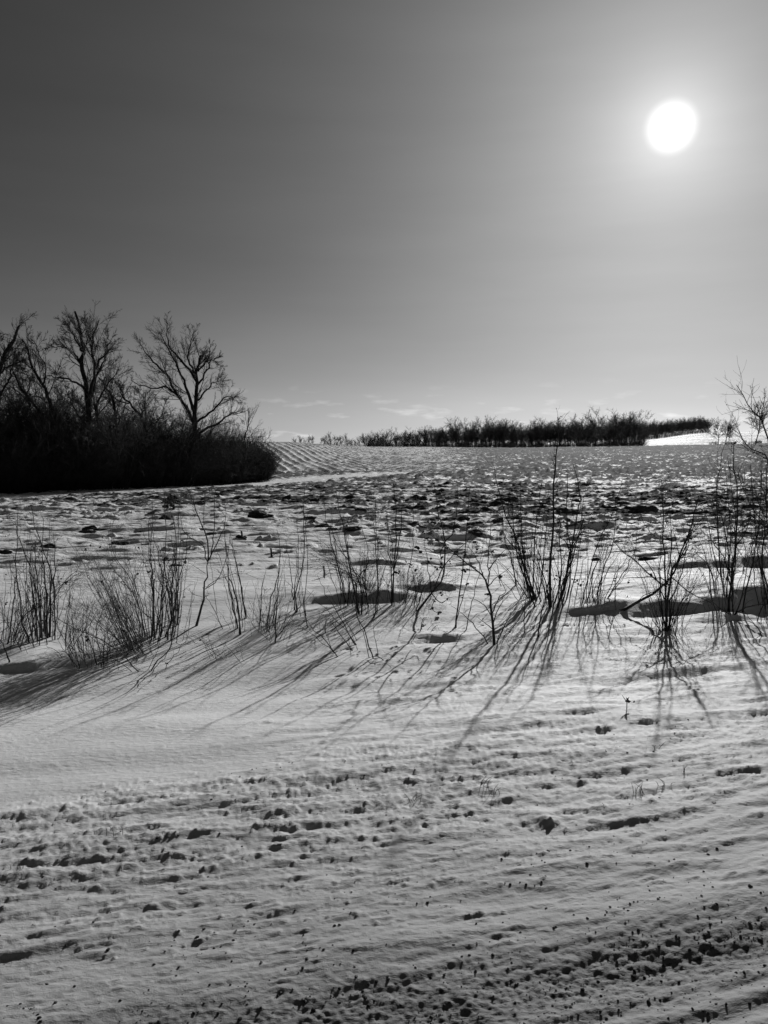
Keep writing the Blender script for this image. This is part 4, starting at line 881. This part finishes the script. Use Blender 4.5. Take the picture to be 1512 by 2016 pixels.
for i, (px, py, w) in enumerate(clods):
    b = ground_at(px, py); wm = w / F * b[1] * .62
    o = link('earth_clod', CL[i % 5], None, (b[0], b[1], b[2] + wm * .05)); o.scale = (wm, wm * .8, wm * g.uniform(.5, .85)); o.rotation_euler = (0, 0, g.uniform(-.5, .5))
    tag(o, ('big' if w > 25 else 'middling' if w > 17 else 'small') + ' dark earth clod in the snowy field, ' + where(px, py, 985, 1040), 'clod', 'frozen earth clods in the field')
def scatter(name, pts, size, flat, mat, seed, label, cat, sink=.25, jit=.28, kind='stuff'):
    g = np.random.default_rng(seed); n = len(pts)
    z = H(pts[:, 0], pts[:, 1]); V = np.repeat(IV[None], n, 0) * (1 + jit * g.normal(size=(n, len(IV), 1)))
    a = g.uniform(0, 6.28, n); c, s = np.cos(a)[:, None], np.sin(a)[:, None]
    sx = g.uniform(.7, 1.4, (n, 1)); x = V[..., 0] * sx; y = V[..., 1]
    V = np.stack([x * c - y * s, x * s + y * c, V[..., 2] * flat], -1) * size[:, None, None]
    V += np.stack([pts[:, 0], pts[:, 1], z + size * flat * (1 - 2 * sink)], 1)[:, None, :]
    Q = IQ[None] + (np.arange(n) * len(IV))[:, None, None]
    o = link(name, mesh_from(name, V.reshape(-1, 3), Q.reshape(-1, 3), mat, False)); tag(o, label, cat, None, kind); return o
def from_st(s, t): return np.stack([s * RS - t * RC, s * RC + t * RS], 1)
g = np.random.default_rng(88)
n = 2300; t = np.concatenate([g.normal(2.05, .16, n), g.normal(2.4, .28, 500), g.normal(1.7, .15, 350)]); s = g.uniform(-1.6, 2.6, len(t)); keep = perlin(s / .35, t / .12, 41) + g.normal(size=len(t)) * .25 > -.05
keep &= g.uniform(size=len(t)) < .3 + .7 * sst(-1.6, .9, s + .3)
pts = from_st(s[keep], t[keep]); size = .0018 + .0042 * g.random(len(pts)) ** 2.5
scatter('gravel', pts, size, .75, STONE, 1, 'fine dark gravel strewn in the dirty snow of the road edge', 'gravel', .42)
n = 900; t = g.uniform(2.5, 4.0, n); s = g.uniform(-2.2, 3.6, n); keep = perlin(s / .5, t / .2, 42) > .08
pts = from_st(s[keep], t[keep]); scatter('grit', pts, .0015 + .004 * g.random(len(pts)) ** 3, .7, STONE, 2, 'scattered dark grit on the crumbly verge snow', 'grit', .42)
# bits of stubble trash over the field
n = 9000; y = 15 + 75 * g.random(n) ** 1.2; x = (g.uniform(-60, 1580, n) - 756) / F * y; keep = (perlin(x / 4, y / 2.2, 23) > -.15) & (y < 28 + 30 * sst(-10, 0, x) + 60) & ((x / y > -.16) | (y < 29))
x, y = x[keep], y[keep]; z = H(x, y); T = Tubes(); n = len(x); l = g.uniform(.03, .10, n); a = g.uniform(0, 6.28, n); el = g.uniform(.1, 1.3, n)
d = np.stack([np.cos(a) * np.cos(el), np.sin(a) * np.cos(el), np.sin(el)], 1); p0 = np.stack([x, y, z - .01], 1)
T.add(np.stack([p0, p0 + d * l[:, None]], 1), np.full((n, 2), .005) * g.uniform(.5, 1.3, (n, 1)), 3)
tag(link('stubble', T.mesh('stubble', GREYT)), 'broken corn stubble bristling from the snowy field', 'stubble', None, 'stuff')
# single stones one can pick out
SM = [mesh_from('stone', lump(600 + i, .45) * [1, .8, .75], IQ2, STONE, False) for i in range(4)]
Z7 = lambda p: (752 + p[0] * .5026, 1350 + p[1] * .5026)
Z6 = lambda p: (p[0] * .5026, 1350 + p[1] * .5026)
src7 = True
for i, (zx, zy, w) in enumerate([(469, 678, 7), (803, 697, 9), (1441, 787, 13), (673, 950, 11), (502, 778, 8), (481, 773, 6), (565, 779, 8), (625, 769, 7), (640, 745, 7), (1312, 638, 8), (1262, 866, 7), (1237, 903, 8), (1284, 935, 9), (1048, 802, 6), (458, 988, 7), (343, 1055, 9), (508, 1085, 8),
        (1094, 1155, 8), (787, 1190, 12), (1046, 1240, 15), (522, 1242, 11), (1122, 1302, 8), (189, 826, 5), (1440, 1245, 9), (837, 965, 6), (1040, 1016, 9), (920, 1080, 9), (586, 700, 5), (541, 770, 5), (606, 656, 5)]):
    b = ground_at(*Z7((zx, zy))); wm = w * .5026 / F * b[1] * .72
    o = link('stone', SM[i % 4], None, b + np.array([0, 0, wm * .02])); o.scale = (wm, wm, wm); o.rotation_euler = (g.uniform(-.4, .4), g.uniform(-.4, .4), g.uniform(0, 6))
    qx, qy = (Z7 if i >= 0 and src7 else Z6)((zx, zy)); tag(o, ('larger' if w > 9 else 'small' if w > 6 else 'tiny') + ' dark stone on the roadside snow, ' + where(qx, qy, 1720, 1880), 'stone', 'single dark stones on the roadside snow')
src7 = False
for i, (zx, zy, w) in enumerate([(423, 1035, 12), (602, 1093, 9), (258, 1018, 9), (799, 953, 8), (1022, 1262, 9), (1228, 1270, 14), (155, 1305, 13), (940, 1305, 11), (1475, 1160, 10), (558, 1275, 7), (948, 628, 7), (828, 446, 6), (1155, 880, 6), (615, 598, 7), (860, 580, 7)]):
    b = ground_at(*Z6((zx, zy))); wm = w * .5026 / F * b[1] * .72
    o = link('stone', SM[i % 4], None, b + np.array([0, 0, wm * .02])); o.scale = (wm, wm, wm); o.rotation_euler = (g.uniform(-.4, .4), g.uniform(-.4, .4), g.uniform(0, 6))
    qx, qy = (Z7 if i >= 0 and src7 else Z6)((zx, zy)); tag(o, ('larger' if w > 9 else 'small' if w > 6 else 'tiny') + ' dark stone on the roadside snow, ' + where(qx, qy, 1720, 1880), 'stone', 'single dark stones on the roadside snow')
